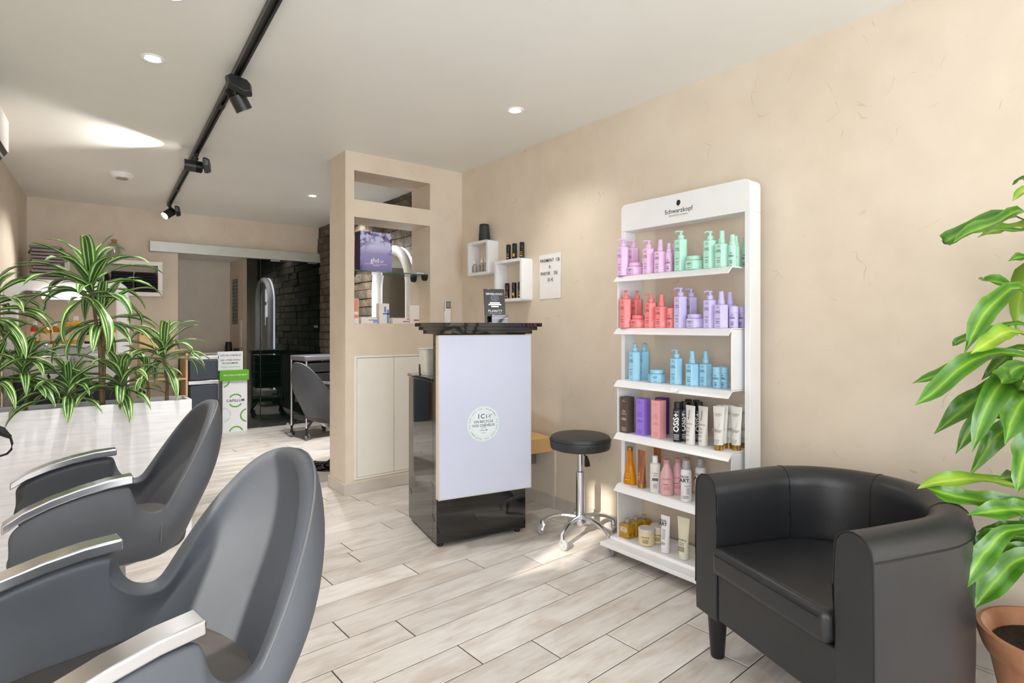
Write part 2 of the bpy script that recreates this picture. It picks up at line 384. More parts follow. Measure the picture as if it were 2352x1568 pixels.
# round recycling sticker on the panel
def stick_pos(px, py):
    for i in range(400):
        a = i / 400 * Wc; Q = Vector((E[0].x, E[0].y, 0)) + RZ(rzc).to_3x3() @ Vector((a, -0.048, 0))
        v = ray(px, py)
        if abs(math.atan2(v[1], v[0]) - math.atan2(Q.y, Q.x)) < 0.0006:
            dep = Q.x * FW[0] + Q.y * FW[1]; return a, CH + (HY - py) / FPX * dep
    return 0.25, 0.63
sx, sz = stick_pos(1111, 973)
st = obj('sticker', G().disc(0, 0, 0.098, 0.0006, 64), plain('sticker_white', (226, 232, 238), 0.4, var=0.0), ct, M=face_M((sx, -0.0478, sz), (0, -1, 0)))
g = G(); ring = "POUR NOTRE AVENIR, POUR L'ENVIRONNEMENT, " * 2
for i, ch in enumerate(ring):
    a = PI + 0.25 - 2 * PI * i / len(ring)
    if ch != ' ': g.text(ch, 0.0115, 0.083 * math.cos(a), 0.083 * math.sin(a), 0, rot=a - PI / 2, bold=0.01)
g.arc(0, 0, 0.0945, 0.0955, 0, 2 * PI, 0, 60); g.arc(0, 0, 0.0705, 0.0712, 0, 2 * PI, 0, 60)
g.arc(0, -0.035, 0.015, 0.018, 0.6, PI - 0.6).arc(0, -0.035, 0.015, 0.018, PI + 0.6, 2 * PI - 0.6)
obj('green_print', g, M_green2, st, M=T(0, 0, 0.0008), angle=0)
g = G().text('ICi', 0.036, -0.006, 0.041, space=1.35, bold=0.012).text('ON RECYCLE', 0.0195, 0, 0.012, bold=0.012).text('VOS CHEVEUX', 0.0205, 0, -0.009, bold=0.012).text('CAPILLUM', 0.0105, 0, -0.035, bold=0.008)
g.add([(0.026, 0.038, 0), (0.028, 0.036, 0), (0.044, 0.045, 0), (0.043, 0.0465, 0)], [(0, 1, 2, 3)]).add([(0.032, 0.054, 0), (0.034, 0.055, 0), (0.0405, 0.036, 0), (0.0385, 0.0355, 0)], [(0, 1, 2, 3)])
g.arc(0.047, 0.048, 0.003, 0.0045, 0, 2 * PI, 0, 10).arc(0.040, 0.032, 0.003, 0.0045, 0, 2 * PI, 0, 10)
obj('lettering', g, M_print, st, M=T(0, 0, 0.0008), angle=0)
def ctw(x, y, z): return Vector((E[0].x, E[0].y, 0)) + RZ(rzc).to_3x3() @ Vector((x, y, z))

# ---------- product display stand
SX0, SX1, SY0, SY1 = 2.285, 2.485, 1.352, 2.008
SZ = [1.456, 1.184, 0.910, 0.637, 0.365, 0.085]
ds = thing('display_stand', 'tall white retail display stand on castors with hair products on six levels', 'display stand', (2.36, 1.68, 0))
def dsM(): return T(-2.36, -1.68, 0)
# frame: two posts with a header, rounded top corners, as one outline
HX0, HX1, HY0, HY1, HZ0, HZ1 = 2.362, 2.452, 1.310, 2.046, 1.70, 1.845
g = G(); rr = 0.03; outl = [(HY0, HZ0)]
outl += [(HY0 + rr - rr * math.cos(a), HZ1 - rr + rr * math.sin(a)) for a in [i * PI / 12 for i in range(7)]]
outl += [(HY1 - rr + rr * math.sin(a), HZ1 - rr + rr * math.cos(a)) for a in [i * PI / 12 for i in range(7)]]
outl += [(HY1, HZ0)]
g.loft([[(HX0, y, z) for y, z in outl], [(HX1, y, z) for y, z in outl]])
hd = obj('header', g.xf(dsM()), M_white, ds, bevel=0.002)
for y in (HY0, HY1 - 0.026): obj('post', G().b(HX0, HX1, y, y + 0.026, 0.085, HZ0).xf(dsM()), M_white, ds, bevel=0.002)
# logo and lettering on the header
lz = onX(1558, 467, HX0); g = G()
head = [(-.30, -.62), (.02, -.50), (.10, -.38), (.34, -.25), (.48, -.02), (.52, .25), (.44, .50), (.22, .66), (-.05, .68), (-.28, .58), (-.38, .42), (-.36, .30), (-.42, .20), (-.50, .05), (-.42, .0), (-.44, -.10), (-.38, -.16), (-.40, -.24), (-.30, -.32), (-.08, -.34), (-.10, -.46)]
g.add([(x * 0.024, y * 0.026, 0) for x, y in head], [tuple(range(len(head)))])
g.text('Schwarzkopf', 0.0315, 0, -0.034, bold=0.004).text('PROFESSIONAL', 0.0125, 0, -0.056, space=1.35, bold=0.004)
obj('lettering', g, M_print, hd, M=face_M((HX0 - 0.0006 - 2.36, lz.y - 1.68, lz.z), (-1, 0, 0)), angle=0)
# zig-zag ribbon: five shelves joined by side panels alternately left and right
th = 0.005
for i, z in enumerate(SZ[:5]):
    lip = [(SX0 + 0.012, z), (SX0, z - 0.004), (SX0 - 0.032, z - 0.032)]
    g = G(); sec = [(SX1, z), (SX0 + 0.012, z), (SX0, z - 0.003), (SX0 - 0.030, z - 0.032), (SX0 - 0.026, z - 0.035), (SX0 + 0.004, z - 0.008), (SX0 + 0.014, z - 0.006), (SX1, z - 0.006)]
    g.loft([[(x, SY0, zz) for x, zz in sec], [(x, SY1, zz) for x, zz in sec]])
    obj('shelf', g.xf(dsM()), M_white, ds, bevel=0.001)
    yl = (SY1 - 0.006, SY1) if i % 2 == 0 else (SY0, SY0 + 0.006)
    g = G().b(SX0 + 0.002, SX1, yl[0], yl[1], SZ[i + 1] + 0.001, z - 0.007)
    obj('side_panel', g.xf(dsM()), M_white, ds, bevel=0.0015)
g = G().loft([[(x, 1.30, z) for x, z in ((2.19, 0.052), (2.19, 0.072), (2.262, 0.072), (2.272, 0.084), (2.49, 0.084), (2.49, 0.052))], [(x, 2.04, z) for x, z in ((2.19, 0.052), (2.19, 0.072), (2.262, 0.072), (2.272, 0.084), (2.49, 0.084), (2.49, 0.052))]])
obj('base_tray', g.xf(dsM()), M_white, ds, bevel=0.002)
M_wheel = plain('grey_rubber', (128, 132, 138), 0.4)
M_clearwheel = plain('clear_wheel', (190, 192, 190), 0.2, var=0.05, trans=0.35)
def castor(parent, loc, r, ang, wm, hm, drop=None):
    """swivel fork and wheel; loc is the stem's top"""
    x, y, z = loc; d = Vector((math.cos(ang), math.sin(ang), 0)); c = Vector((x, y, 0)) + d * r * 0.5; c.z = r
    n = Vector((-d.y, d.x, 0))
    wl = obj('castor_wheel', G().cyl(c - n * 0.008, c + n * 0.008, r, n=24), wm, parent, bevel=0.002)
    obj('hub', G().cyl(c - n * 0.0095, c + n * 0.0095, r * 0.35, n=14), hm, wl)
    g = G()
    for sgn in (-1, 1):
        o_ = n * 0.012 * sgn
        a = c + o_ + Vector((0, 0, -r * .15)); b_ = Vector((x, y, z - 0.006)) + o_
        g.tube([a, (a + b_) / 2 + d * 0.004, b_], 0.0055, 6)
    g.cyl((x, y, z - 0.014), (x, y, z), 0.016, 0.014, 12)
    obj('castor_fork', g, hm, parent)
for (x, y) in ((2.225, 1.985), (2.225, 1.36), (2.45, 1.985), (2.45, 1.36)):
    castor(ds, (x - 2.36, y - 1.68, 0.053), 0.023, 0.6, M_wheel, M_steel)
# white half-round sticker on the third shelf lip
p = onX(1552, 892, 2.27)
obj('half_sticker', G().arc(0, 0, 0, 0.024, PI, 2 * PI, 0, 16), plain('paper_white', (250, 250, 250), 0.6, var=0.0, emit=(255, 255, 255), es=0.0), ds, M=face_M((2.266 - 2.36, p.y - 1.68, 0.899), (-0.7, 0, 0.7)) , angle=0)

# ---------- tub armchair
def leather(name, col, rough, sc=30):
    t = NT(name); v = t.coords(); c = rgb(*col)
    t.l(t.ramp(t.noise(v, 3, 5), [(0.3, tuple(x * 0.82 for x in c[:3]) + (1,)), (0.7, tuple(x * 1.2 for x in c[:3]) + (1,))]), t.b.inputs['Base Color'])
    t.b.inputs['Roughness'].default_value = rough
    h = t.mix(0.5, t.noise(v, sc, 4), t.noise(v, sc * 9, 3)); t.bump(h, 0.10, 0.006); return t.m
M_leather = leather('black_leather', (40, 41, 44), 0.36)
ac = thing('tub_armchair', 'black leather tub armchair beside the terracotta plant pot', 'armchair', (1.707, 0.891, 0), math.radians(-20.5))
# local frame: +x backwards (away from the seat front), y across, z up; front edge at x=0
R_o, T_w, LEN = 0.36, 0.115, 0.258
def u_path(n=26):
    pts = [(0, R_o - T_w / 2), (0.09, R_o - T_w / 2), (0.19, R_o - T_w / 2)]
    R = R_o - T_w / 2
    for i in range(n + 1):
        a = PI / 2 - PI * i / n; pts.append((LEN + R * 0.98 * math.cos(a), R * math.sin(a)))
    return pts + [(0.19, -R), (0.09, -R), (0, -R)]
pts = u_path(); N = len(pts); rings = []
for i, (x, y) in enumerate(pts):
    a = pts[max(i - 1, 0)]; b_ = pts[min(i + 1, N - 1)]; d = Vector((b_[0] - a[0], b_[1] - a[1], 0)).normalized()
    nrm = Vector((d.y, -d.x, 0))                           # points to the inside
    if nrm.dot(Vector((LEN - 0.1 - x, -y, 0))) < 0: nrm = -nrm
    back = max(0, min(1, (x - 0.05) / 0.5)); zt = 0.658 + 0.014 * back
    rg = []
    prof = [(-0.5, 0.115), (-0.5, 0.3), (-0.5, 0.5)]
    prof = [(T_w * -0.5, 0.155), (T_w * -0.52, 0.25), (T_w * -0.52, 0.42), (T_w * -0.5, zt - 0.06)]
    prof += [(-T_w * 0.5 * math.cos(k * PI / 8), zt - 0.055 + 0.055 * math.sin(k * PI / 8)) for k in range(1, 8)]
    prof += [(T_w * 0.5, zt - 0.06), (T_w * 0.54, 0.5), (T_w * 0.5, 0.36), (T_w * 0.5, 0.155)]
    for off, z in prof: rg.append((x + nrm.x * off, y + nrm.y * off, z))
    rings.append(rg)
shell = obj('shell', G().loft(rings), M_leather, ac, bevel=0.004, seg=2, angle=50)
prof0 = rings[0]
M_seam = plain('seam_thread', (24, 24, 26), 0.5)
for rg in (rings[0], rings[-1]):
    sgn = 1
    obj('piping', G().tube([(p[0] + 0.0005, p[1], p[2]) for p in rg[1:-1]], 0.0026, 6), M_seam, ac)
for i in (5, 14, 23):
    obj('back_seam', G().tube([Vector(p) * 1.0 for p in rings[i][4:]], 0.0022, 6), M_seam, ac)
for side in (3,):
    obj('outer_seam', G().tube([rings[i][3] for i in range(len(rings))], 0.0024, 6), M_seam, ac)
# seat base front panel and cushion
Ri = R_o - T_w
def seat_outline(x0, r):
    return [(x0, r)] + [(LEN + r * 0.95 * math.cos(PI / 2 - PI * i / 16), r * math.sin(PI / 2 - PI * i / 16)) for i in range(17)] + [(x0, -r)]
so = seat_outline(0.006, Ri - 0.001)
obj('seat_base', G().poly(so, 0.16, 0.325), M_leather, ac, bevel=0.006)
so = seat_outline(-0.028, Ri - 0.004)
obj('seat_cushion', G().poly(so, 0.328, 0.425), M_leather, ac, bevel=0.026, seg=5)
for zz in (0.402,): obj('cushion_seam', G().tube([(-0.0285, y, zz) for y in (Ri - 0.03, 0, -Ri + 0.03)], 0.0018, 6), M_seam, ac)
M_legb = plain('black_stained_leg', (26, 25, 26), 0.4)
for (x, y) in ((0.045, 0.295), (0.045, -0.295), (0.50, 0.2), (0.50, -0.2)):
    obj('leg', G().lathe([(0.022, 0), (0.024, 0.004), (0.035, 0.165)], 18, (x, y, 0)), M_legb, ac)

# ---------- styling chairs
M_grey = leather('grey_suede', (84, 88, 95), 0.6, 18)
M_taupe = leather('taupe_seat', (84, 80, 78), 0.7, 22)
M_pipe = plain('grey_piping', (112, 112, 114), 0.6)
def sm(a, b, x):
    x = max(0.0, min(1.0, (x - a) / (b - a))); return x * x * (3 - 2 * x)
def chair_rim():
    """list of (x forward, y side, z) along the rim from one arm front round the back to the other"""
    half = []
    for f, z in ((0.312, 0.56), (0.304, 0.596), (0.265, 0.622), (0.20, 0.646), (0.12, 0.664), (0.05, 0.672), (0.014, 0.670), (0.006, 0.664)):
        half.append((f, 0.285 + 0.028 * (f / 0.31), z))
    half += [(0.000, 0.285, 0.645), (-0.008, 0.285, 0.612), (-0.026, 0.285, 0.585), (-0.052, 0.284, 0.571), (-0.080, 0.281, 0.570)]
    n = 15
    for i in range(1, n + 1):
        a = (PI / 2) * i / n
        s = 0.281 * math.cos(a) ** 0.80; z = 0.570 + 0.335 * math.sin(a) ** 1.12
        f = -0.080 - 0.05 * (1 - math.cos(a)) - 0.178 * ((z - 0.570) / 0.335) ** 0.9
        half.append((f, s if i < n else 0.0, z))
    return half + [(f, -s, z) for f, s, z in reversed(half[:-1])]
def make_chair(label, loc, rz, group):
    ch = thing('styling_chair', label, 'salon chair', loc, rz, group)
    rim = chair_rim(); N = len(rim); rings = []
    # lower plan outline (where the shell turns under), same parametrisation
    low = []
    for f, s, z in rim:
        k = max(0, min(1, (0.0 - f) / 0.4)); ff = f if f > -0.05 else -0.05 + (f + 0.05) * 0.62
        low.append((ff * 0.96, s * (0.99 if f > -0.05 else 1.0) , 0.44))
    cols = []
    for i in range(N):
        f, s, z = rim[i]; lf, ls, lz = low[i]
        col = []
        for t in (0, 0.06, 0.28, 0.55, 0.8, 1.0):
            bk = sm(0.02, 0.22, -f) * 0.045 * math.sin(PI * min(1, t * 1.15) ** 0.8)
            col.append((f + (lf - f) * (t ** 1.25) - bk, s + (ls - s) * t + (0.02 * math.sin(PI * t) if s > 0.01 else -0.02 * math.sin(PI * t) if s < -0.01 else 0) , z + (lz - z) * t))
        for q, zz in ((0.86, 0.395), (0.55, 0.372), (0.2, 0.366)):
            col.append((0.02 + (lf - 0.02) * q, ls * q, zz))
        cols.append(col)
    n = len(cols[0]); gv = [p for col in cols for p in col]; gf = []
    for i in range(N - 1):
        for j in range(n - 1):
            a = i * n + j; gf.append((a, a + 1, a + n + 1, a + n))
    me = bpy.data.meshes.new('shell'); me.from_pydata(gv, [], gf); me.update()
    bm = bmesh.new(); bm.from_mesh(me); bmesh.ops.recalc_face_normals(bm, faces=bm.faces[:])
    bm.faces.ensure_lookup_table(); fc = bm.faces[2]
    if fc.normal.y * fc.calc_center_median().y < 0: bmesh.ops.reverse_faces(bm, faces=bm.faces[:])
    bm.to_mesh(me); bm.free()
    me.polygons.foreach_set('use_smooth', [True] * len(me.polygons))
    sh = obj('shell', me, M_grey, ch)
    so_ = sh.modifiers.new('solidify', 'SOLIDIFY'); so_.thickness = 0.042; so_.offset = -1; so_.use_even_offset = False
    sb = sh.modifiers.new('subdivision', 'SUBSURF'); sb.levels = 2; sb.render_levels = 2
    # piping along the outer edge of the back
    obj('piping', G().tube([(f - 0.002 if f < 0 else f, s * 1.006, z - 0.012) for f, s, z in rim[12:N - 12]], 0.0028, 6), M_pipe, ch)
    for sg in (1, -1):
        obj('seam', G().tube([(-0.078, sg * 0.283, 0.566), (-0.078, sg * 0.299, 0.52), (-0.076, sg * 0.303, 0.47)], 0.002, 6), M_pipe, ch)
    # seat cushion
    pts = []
    for i in range(28):
        a = 2 * PI * i / 28; c_, s_ = math.cos(a), math.sin(a)
        pts.append((0.06 + 0.25 * math.copysign(abs(c_) ** 0.62, c_), 0.236 * math.copysign(abs(s_) ** 0.62, s_)))
    obj('seat', G().poly(pts, 0.40, 0.475), M_taupe, ch, bevel=0.022, seg=4)
    for sg in (1, -1):
        g = G(); rr_ = []
        arc = [(0.322, 0.600), (0.275, 0.630), (0.21, 0.655), (0.14, 0.673), (0.07, 0.685), (0.0, 0.689)]
        for f, z in arc:
            y = sg * (0.264 + 0.028 * f / 0.31); w2, h2 = 0.029, 0.013
            rr_.append([(f, y - w2, z - h2), (f, y + w2, z - h2), (f, y + w2, z + h2), (f, y - w2, z + h2)])
        obj('armrest', g.loft(rr_), M_chrome, ch, bevel=0.004, seg=3, angle=30)
    obj('gas_lift', G().cyl((0.02, 0, 0.03), (0.02, 0, 0.375), 0.03, 0.026, 20).cyl((0.02, 0, 0.34), (0.02, 0, 0.385), 0.09, 0.12, 20), M_steel, ch)
    obj('base', G().lathe([(0.24, 0), (0.24, 0.008), (0.20, 0.018), (0.06, 0.03), (0.035, 0.05)], 40, (0.02, 0, 0)), M_chrome, ch)
    return ch
make_chair('grey upholstered styling chair with chrome armrests, nearest the camera', (0.141, 1.347, 0), PI + math.radians(8.8), 'styling chairs')
make_chair('grey upholstered styling chair in front of the white planter', (0.168, 2.52, 0), PI + math.radians(1.5), 'styling chairs')
c3 = make_chair('grey styling chair seen from behind, half hidden by the partition wall', (1.80, 4.80, 0), math.radians(6), 'styling chairs')
for o in c3.children:
    if o.name.startswith('base'): o.data.materials[0] = M_black

# ---------- white planter trough
PY0, PY1, PXE = 3.60, 3.84, 0.556
def planter_mat():
    t = NT('white_wood_grain'); v = t.coords(scale=(1.2, 1, 14))
    nz = t.noise(v, 6, 6, 0.4)
    t.l(t.ramp(nz, [(0.3, rgb(226, 227, 231)), (0.6, rgb(240, 240, 243))]), t.b.inputs['Base Color']); t.b.inputs['Roughness'].default_value = 0.35
    t.bump(nz, 0.15, 0.003); return t.m
M_planter = planter_mat()
x0 = xl(PY0) + 0.03; PZ = 0.785
pt = thing('planter', 'long white wood-grain planter trough dividing the salon', 'planter', ((x0 + PXE) / 2, (PY0 + PY1) / 2, 0))
o_ = T(-(x0 + PXE) / 2, -(PY0 + PY1) / 2, 0); t_ = 0.018
obj('front_panel', G().b(x0, PXE, PY0, PY0 + t_, 0.0, PZ).xf(o_), M_planter, pt, bevel=0.002)
obj('back_panel', G().b(x0, PXE, PY1 - t_, PY1, 0.0, PZ).xf(o_), M_planter, pt, bevel=0.002)
obj('end_panel', G().b(PXE - t_, PXE, PY0 + t_, PY1 - t_, 0.0, PZ).xf(o_), M_planter, pt, bevel=0.002)
obj('end_panel', G().b(x0, x0 + t_, PY0 + t_, PY1 - t_, 0.0, PZ).xf(o_), M_planter, pt, bevel=0.002)
M_soil = plain('potting_soil', (46, 36, 26), 0.95, var=0.5, nscale=60, bump=0.8)
obj('soil', G().b(x0 + t_, PXE - t_, PY0 + t_, PY1 - t_, 0.62, 0.68).xf(o_), M_soil, pt)
# ---------- stool on castors
SC = onZ(1338, 1232, 0.0); SC = Vector((2.288, 2.282, 0))
sl = thing('rolling_stool', 'round black rolling stool with polished five-star base', 'stool', SC)
M_stool = leather('stool_vinyl', (44, 46, 48), 0.42, 24)
obj('seat', G().lathe([(0.0, 0.50), (0.145, 0.50), (0.166, 0.508), (0.171, 0.53), (0.171, 0.553), (0.164, 0.573), (0.148, 0.580), (0.0, 0.584)], 48), M_stool, sl)
obj('seat_seam', G().tube([(0.1725 * math.cos(2 * PI * i / 48), 0.1725 * math.sin(2 * PI * i / 48), 0.556) for i in range(49)], 0.0018, 5), M_seam, sl)
obj('mount_plate', G().lathe([(0.02, 0.485), (0.06, 0.492), (0.06, 0.50)], 20), M_blackmat, sl)
obj('gas_piston', G().cyl((0, 0, 0.33), (0, 0, 0.49), 0.0135, n=18), M_chrome, sl)
obj('column', G().lathe([(0.024, 0.115), (0.0245, 0.36), (0.024, 0.372), (0.015, 0.376)], 24), M_chrome, sl)
obj('hub', G().lathe([(0.028, 0.075), (0.034, 0.09), (0.034, 0.115), (0.026, 0.125)], 20), M_chrome, sl)
pd = Vector((RT[0], RT[1], 0)) * 0.03 - Vector((FW[0], FW[1], 0)) * 0.02
obj('lift_lever', G().tube([(0, 0, 0.485), pd * 0.6 + Vector((0, 0, 0.478)), pd + Vector((0, 0, 0.455))], 0.004, 6).loft([
    [(pd.x - 0.006, pd.y - .004, 0.465), (pd.x + 0.006, pd.y - .004, 0.465), (pd.x + 0.006, pd.y + .004, 0.465), (pd.x - 0.006, pd.y + .004, 0.465)],
    [(pd.x - 0.008, pd.y - .010, 0.435), (pd.x + 0.016, pd.y - .010, 0.435), (pd.x + 0.016, pd.y + .004, 0.435), (pd.x - 0.008, pd.y + .004, 0.435)],
    [(pd.x - 0.008, pd.y - .012, 0.405), (pd.x + 0.022, pd.y - .012, 0.405), (pd.x + 0.022, pd.y + .004, 0.405), (pd.x - 0.008, pd.y + .004, 0.405)]]), M_blackmat, sl)
a0 = math.radians(126)
for k in range(5):
    a = a0 + 2 * PI * k / 5; d = Vector((math.cos(a), math.sin(a), 0))
    pts = [d * 0.025 + Vector((0, 0, 0.118)), d * 0.09 + Vector((0, 0, 0.120)), d * 0.15 + Vector((0, 0, 0.108)), d * 0.20 + Vector((0, 0, 0.085)), d * 0.218 + Vector((0, 0, 0.074))]
    lg = obj('star_leg', G().tube(pts, [0.016, 0.015, 0.0145, 0.0145, 0.015], 10, 0.75).cyl(d * 0.215 + Vector((0, 0, 0.062)), d * 0.215 + Vector((0, 0, 0.082)), 0.016, 0.014), M_chrome, sl)
    castor(sl, (d.x * 0.215, d.y * 0.215, 0.064), 0.028, a + 0.9 + 0.5 * math.sin(k * 2.1), M_clearwheel, M_chrome)

# ---------- two cube shelves on the right wall
def rounded_frame(y0, y1, z0, z1, r, n=5):
    o = []
    for cy, cz, a in ((y1 - r, z1 - r, 0), (y0 + r, z1 - r, PI / 2), (y0 + r, z0 + r, PI), (y1 - r, z0 + r, 3 * PI / 2)):
        o += [(cy + r * math.cos(a + PI / 2 * i / n), cz + r * math.sin(a + PI / 2 * i / n)) for i in range(n + 1)]
    return o
def cube_shelf(label, y0, y1, z0, z1, x0=2.433, t=0.02):
    a = rounded_frame(y0, y1, z0, z1, 0.018); b_ = rounded_frame(y0 + t, y1 - t, z0 + t, z1 - t, 0.004)
    root = tag(obj('cube_shelf', G().loft([[(x0, y, z) for y, z in b_], [(x0, y, z) for y, z in a], [(XR, y, z) for y, z in a], [(XR, y, z) for y, z in b_], [(x0, y, z) for y, z in b_]], False, False), M_white, angle=25), label, 'wall shelf', 'white cube shelves on the right wall')
    return root
cube_shelf('small white cube shelf with rounded corners under the round speaker', 3.379, 3.643, 1.578, 1.832)
cube_shelf('larger white cube shelf with rounded corners beside the payment notice', 2.985, 3.294, 1.367, 1.660)
# speaker on the small cube
p = onX(1111, 552, 2.475)
sp = thing('speaker', 'dark grey conical portable speaker on the small cube shelf', 'speaker', (2.48, p.y, 1.833))
obj('body', G().lathe([(0.041, 0), (0.043, 0.006), (0.040, 0.06), (0.037, 0.113)], 28), plain('speaker_grille', (52, 60, 62), 0.6, bump=0.4, nscale=40), sp)
obj('base_band', G().lathe([(0.0435, 0.004), (0.0415, 0.052), (0.0415, 0.054)], 28), plain('speaker_dark', (40, 48, 50), 0.5), sp)
obj('top', G().lathe([(0.037, 0.113), (0.036, 0.125), (0.030, 0.128)], 28), M_blackmat, sp)
# serum droppers in the small cube
M_ser = plain('frosted_serum', (214, 204, 192), 0.2, trans=0.3, var=0.04)
for k, (px, lb) in enumerate(((1090, 'left serum dropper bottle in the small cube shelf'), (1107, 'middle serum dropper bottle in the small cube shelf'), (1114.5, 'right serum dropper bottle, partly hidden in the small cube shelf'))):
    y = onX(px, 610, 2.48).y
    b_ = thing('dropper_bottle', lb, 'bottle', (2.48, y, 1.599), 0, 'serum droppers')
    obj('body', G().lathe([(0.016, 0), (0.018, 0.003), (0.018, 0.062), (0.008, 0.07), (0.008, 0.075)], 16), M_ser, b_)
    obj('collar', G().lathe([(0.0105, 0.075), (0.0105, 0.093), (0.006, 0.095)], 14), M_white, b_)
    obj('bulb', G().lathe([(0.006, 0.095), (0.006, 0.11), (0.003, 0.117)], 12), plain('cream_rubber', (240, 226, 200), 0.5), b_)
    g = G()
    for q in range(5): g.rect(0, 0.052 - q * 0.009, 0.02 - (q % 2) * 0.006, 0.0035)
    obj('label_print', g, M_print, b_, M=face_M((-0.0183, -0.002, 0), (-1, -0.3, 0)), angle=0)
# black sprays on and in the larger cube
M_gold = plain('gold_ink', (222, 176, 40), 0.4, 0.3, var=0.02)
for k, (px, z, x, lb) in enumerate(((1168, 1.661, 2.475, 'left black spray can on top of the larger cube shelf'), (1182, 1.661, 2.475, 'middle black spray can with yellow patch on the larger cube shelf'), (1199, 1.661, 2.475, 'right black spray can on top of the larger cube shelf'),
                                    (1165, 1.388, 2.475, 'left black spray can inside the larger cube shelf'), (1181, 1.388, 2.475, 'middle black spray can inside the larger cube shelf'), (1195, 1.388, 2.475, 'right black spray can inside the larger cube shelf'))):
    y = onX(px, 570, x).y
    b_ = thing('spray_can', lb, 'spray can', (x, y, z), 0, 'black spray cans on the cube shelf')
    obj('body', G().lathe([(0.016, 0), (0.0175, 0.002), (0.0175, 0.068), (0.016, 0.071)], 18), M_black, b_)
    obj('cap', G().lathe([(0.0178, 0.071), (0.0178, 0.107), (0.0155, 0.111), (0.0, 0.112)], 18), M_black, b_)
    g = G().rect(0, 0.03, 0.014, 0.02) if k % 3 == 1 else G().rect(0, 0.018, 0.012, 0.008).rect(0, 0.045, 0.016, 0.003).rect(0, 0.034, 0.016, 0.003)
    obj('label_print', g, M_gold, b_, M=face_M((-0.0155, -0.0085, 0), (-0.87, -0.5, 0)), angle=0)
# payment notice (A4 paper)
p0, p1 = onX(1240, 633, XR - 0.001), onX(1289, 633, XR - 0.001); yc = (p0.y + p1.y) / 2; zc_ = onX(1264, 634, XR).z
g = G(); nx, nz = 8, 10; W_, H_ = 0.212, 0.297
vs = []; fs = []
for j in range(nz + 1):
    for i in range(nx + 1):
        u, v = i / nx - .5, j / nz - .5
        vs.append((u * W_ * (1 + 0.02 * math.sin(v * 5)), v * H_ + 0.004 * u, 0.0015 + 0.004 * abs(math.sin(u * 4 + v * 7)) * (abs(u) * 1.4)))
for j in range(nz):
    for i in range(nx): a = j * (nx + 1) + i; fs.append((a, a + 1, a + nx + 2, a + nx + 1))
pn = tag(obj('payment_notice', G().add(vs, fs), plain('paper', (243, 240, 240), 0.7, var=0.01), M=face_M((XR - 0.0005, yc, zc_), (-1, 0, 0))), 'white paper payment notice taped to the right wall', 'notice')
g = G().text('PAIEMENT  CB', 0.030, 0, 0.105, bold=0.006).text('A', 0.030, 0, 0.062, bold=0.006).text('PARTIR    DE', 0.030, -0.008, 0.018, bold=0.006).text('20 €', 0.030, 0.005, -0.024, bold=0.006)
obj('lettering', g, M_print, pn, M=T(0, 0, 0.0062), angle=0)
# cardboard box by the wall
M_card = plain('cardboard', (214, 176, 118), 0.8, var=0.06, nscale=8)
z0 = 0.378
a, b_ = onZ(1212, 1048, z0), onZ(1286, 1036, z0)
cb = thing('cardboard_box', 'flat brown cardboard box on a low shelf behind the counter', 'box', (2.41, 2.91, z0), math.radians(-8))
obj('carton', G().b(-0.11, 0.105, -0.16, 0.16, 0, 0.093), M_card, cb, bevel=0.003)
g = G().text('son', 0.028, -0.085, 0.055)
obj('lettering', g, plain('brown_ink', (92, 66, 40), 0.7, var=0), cb, M=face_M((0, -0.1608, 0), (0, -1, 0)), angle=0)
obj('round_logo', G().arc(-0.03, 0.0, 0.028, 0.034, 0, 2 * PI, 0, 24), plain('tan_ink', (190, 150, 96), 0.7, var=0), cb, M=T(0, -0.06, 0.0936), angle=0)
ws_ = thing('low_shelf', 'low white wall shelf under the cardboard box', 'shelf', (2.42, 2.98, 0.36))
obj('board', G().b(-0.10, 0.095, -0.15, 0.3, 0, 0.018), M_white, ws_, bevel=0.002)
for y in (-0.05, 0.25): obj('bracket', G().b(0.05, 0.095, y, y + 0.02, -0.1, 0).b(-0.05, 0.05, y, y + 0.02, -0.02, 0), M_steel, ws_)

# ---------- things on the counter
q = ctw(0.36, 0.02, 1.2115)
pl = thing('counter_sign', 'black acrylic booking sign standing on the counter top', 'sign', q, rzc - 0.12)
tilt = Matrix.Rotation(math.radians(-8), 4, 'X')
bd = obj('board', G().b(-0.062, 0.062, -0.004, 0.004, 0.0, 0.196), M_black, pl, bevel=0.001, M=tilt)
g = G().text('SERVEZ-VOUS !', 0.0155, 0, 0.166, bold=0.015).rect(0, 0.115, 0.06, 0.008).rect(0, 0.105, 0.078, 0.008).rect(0, 0.094, 0.045, 0.008).text('PLANITY', 0.018, 0, 0.068, space=1.25, bold=0.02).text('COIFFURE - BARBIER - BEAUTE', 0.0055, 0, 0.055)
obj('lettering', g, M_wprint, bd, M=face_M((0, -0.0046, 0), (0, -1, 0)), angle=0)
obj('picture_patch', G().add([(x * 0.03, 0.143 + y * 0.022, 0) for x, y in ((-.6, -.9), (.4, -1), (1, -.2), (.7, .8), (0, 1), (-.9, .5))], [tuple(range(6))]), plain('grey_print', (96, 100, 108), 0.5, var=0.5, nscale=70), bd, M=face_M((0, -0.0044, 0), (0, -1, 0)), angle=0)
cdh = obj('card_pocket', G().b(-0.036, 0.06, -0.042, -0.022, 0.0, 0.046), M_black, pl, bevel=0.001)
obj('lettering', G().text('WWW.PLANITY.COM', 0.0095, 0.012, 0.026, bold=0.01), M_wprint, cdh, M=face_M((0, -0.0426, 0), (0, -1, 0)), angle=0)
obj('base_strip', G().b(-0.05, 0.064, -0.05, 0.012, -0.0005, 0.003), plain('clear_acrylic', (225, 232, 236), 0.05, trans=0.8, var=0.0), pl)
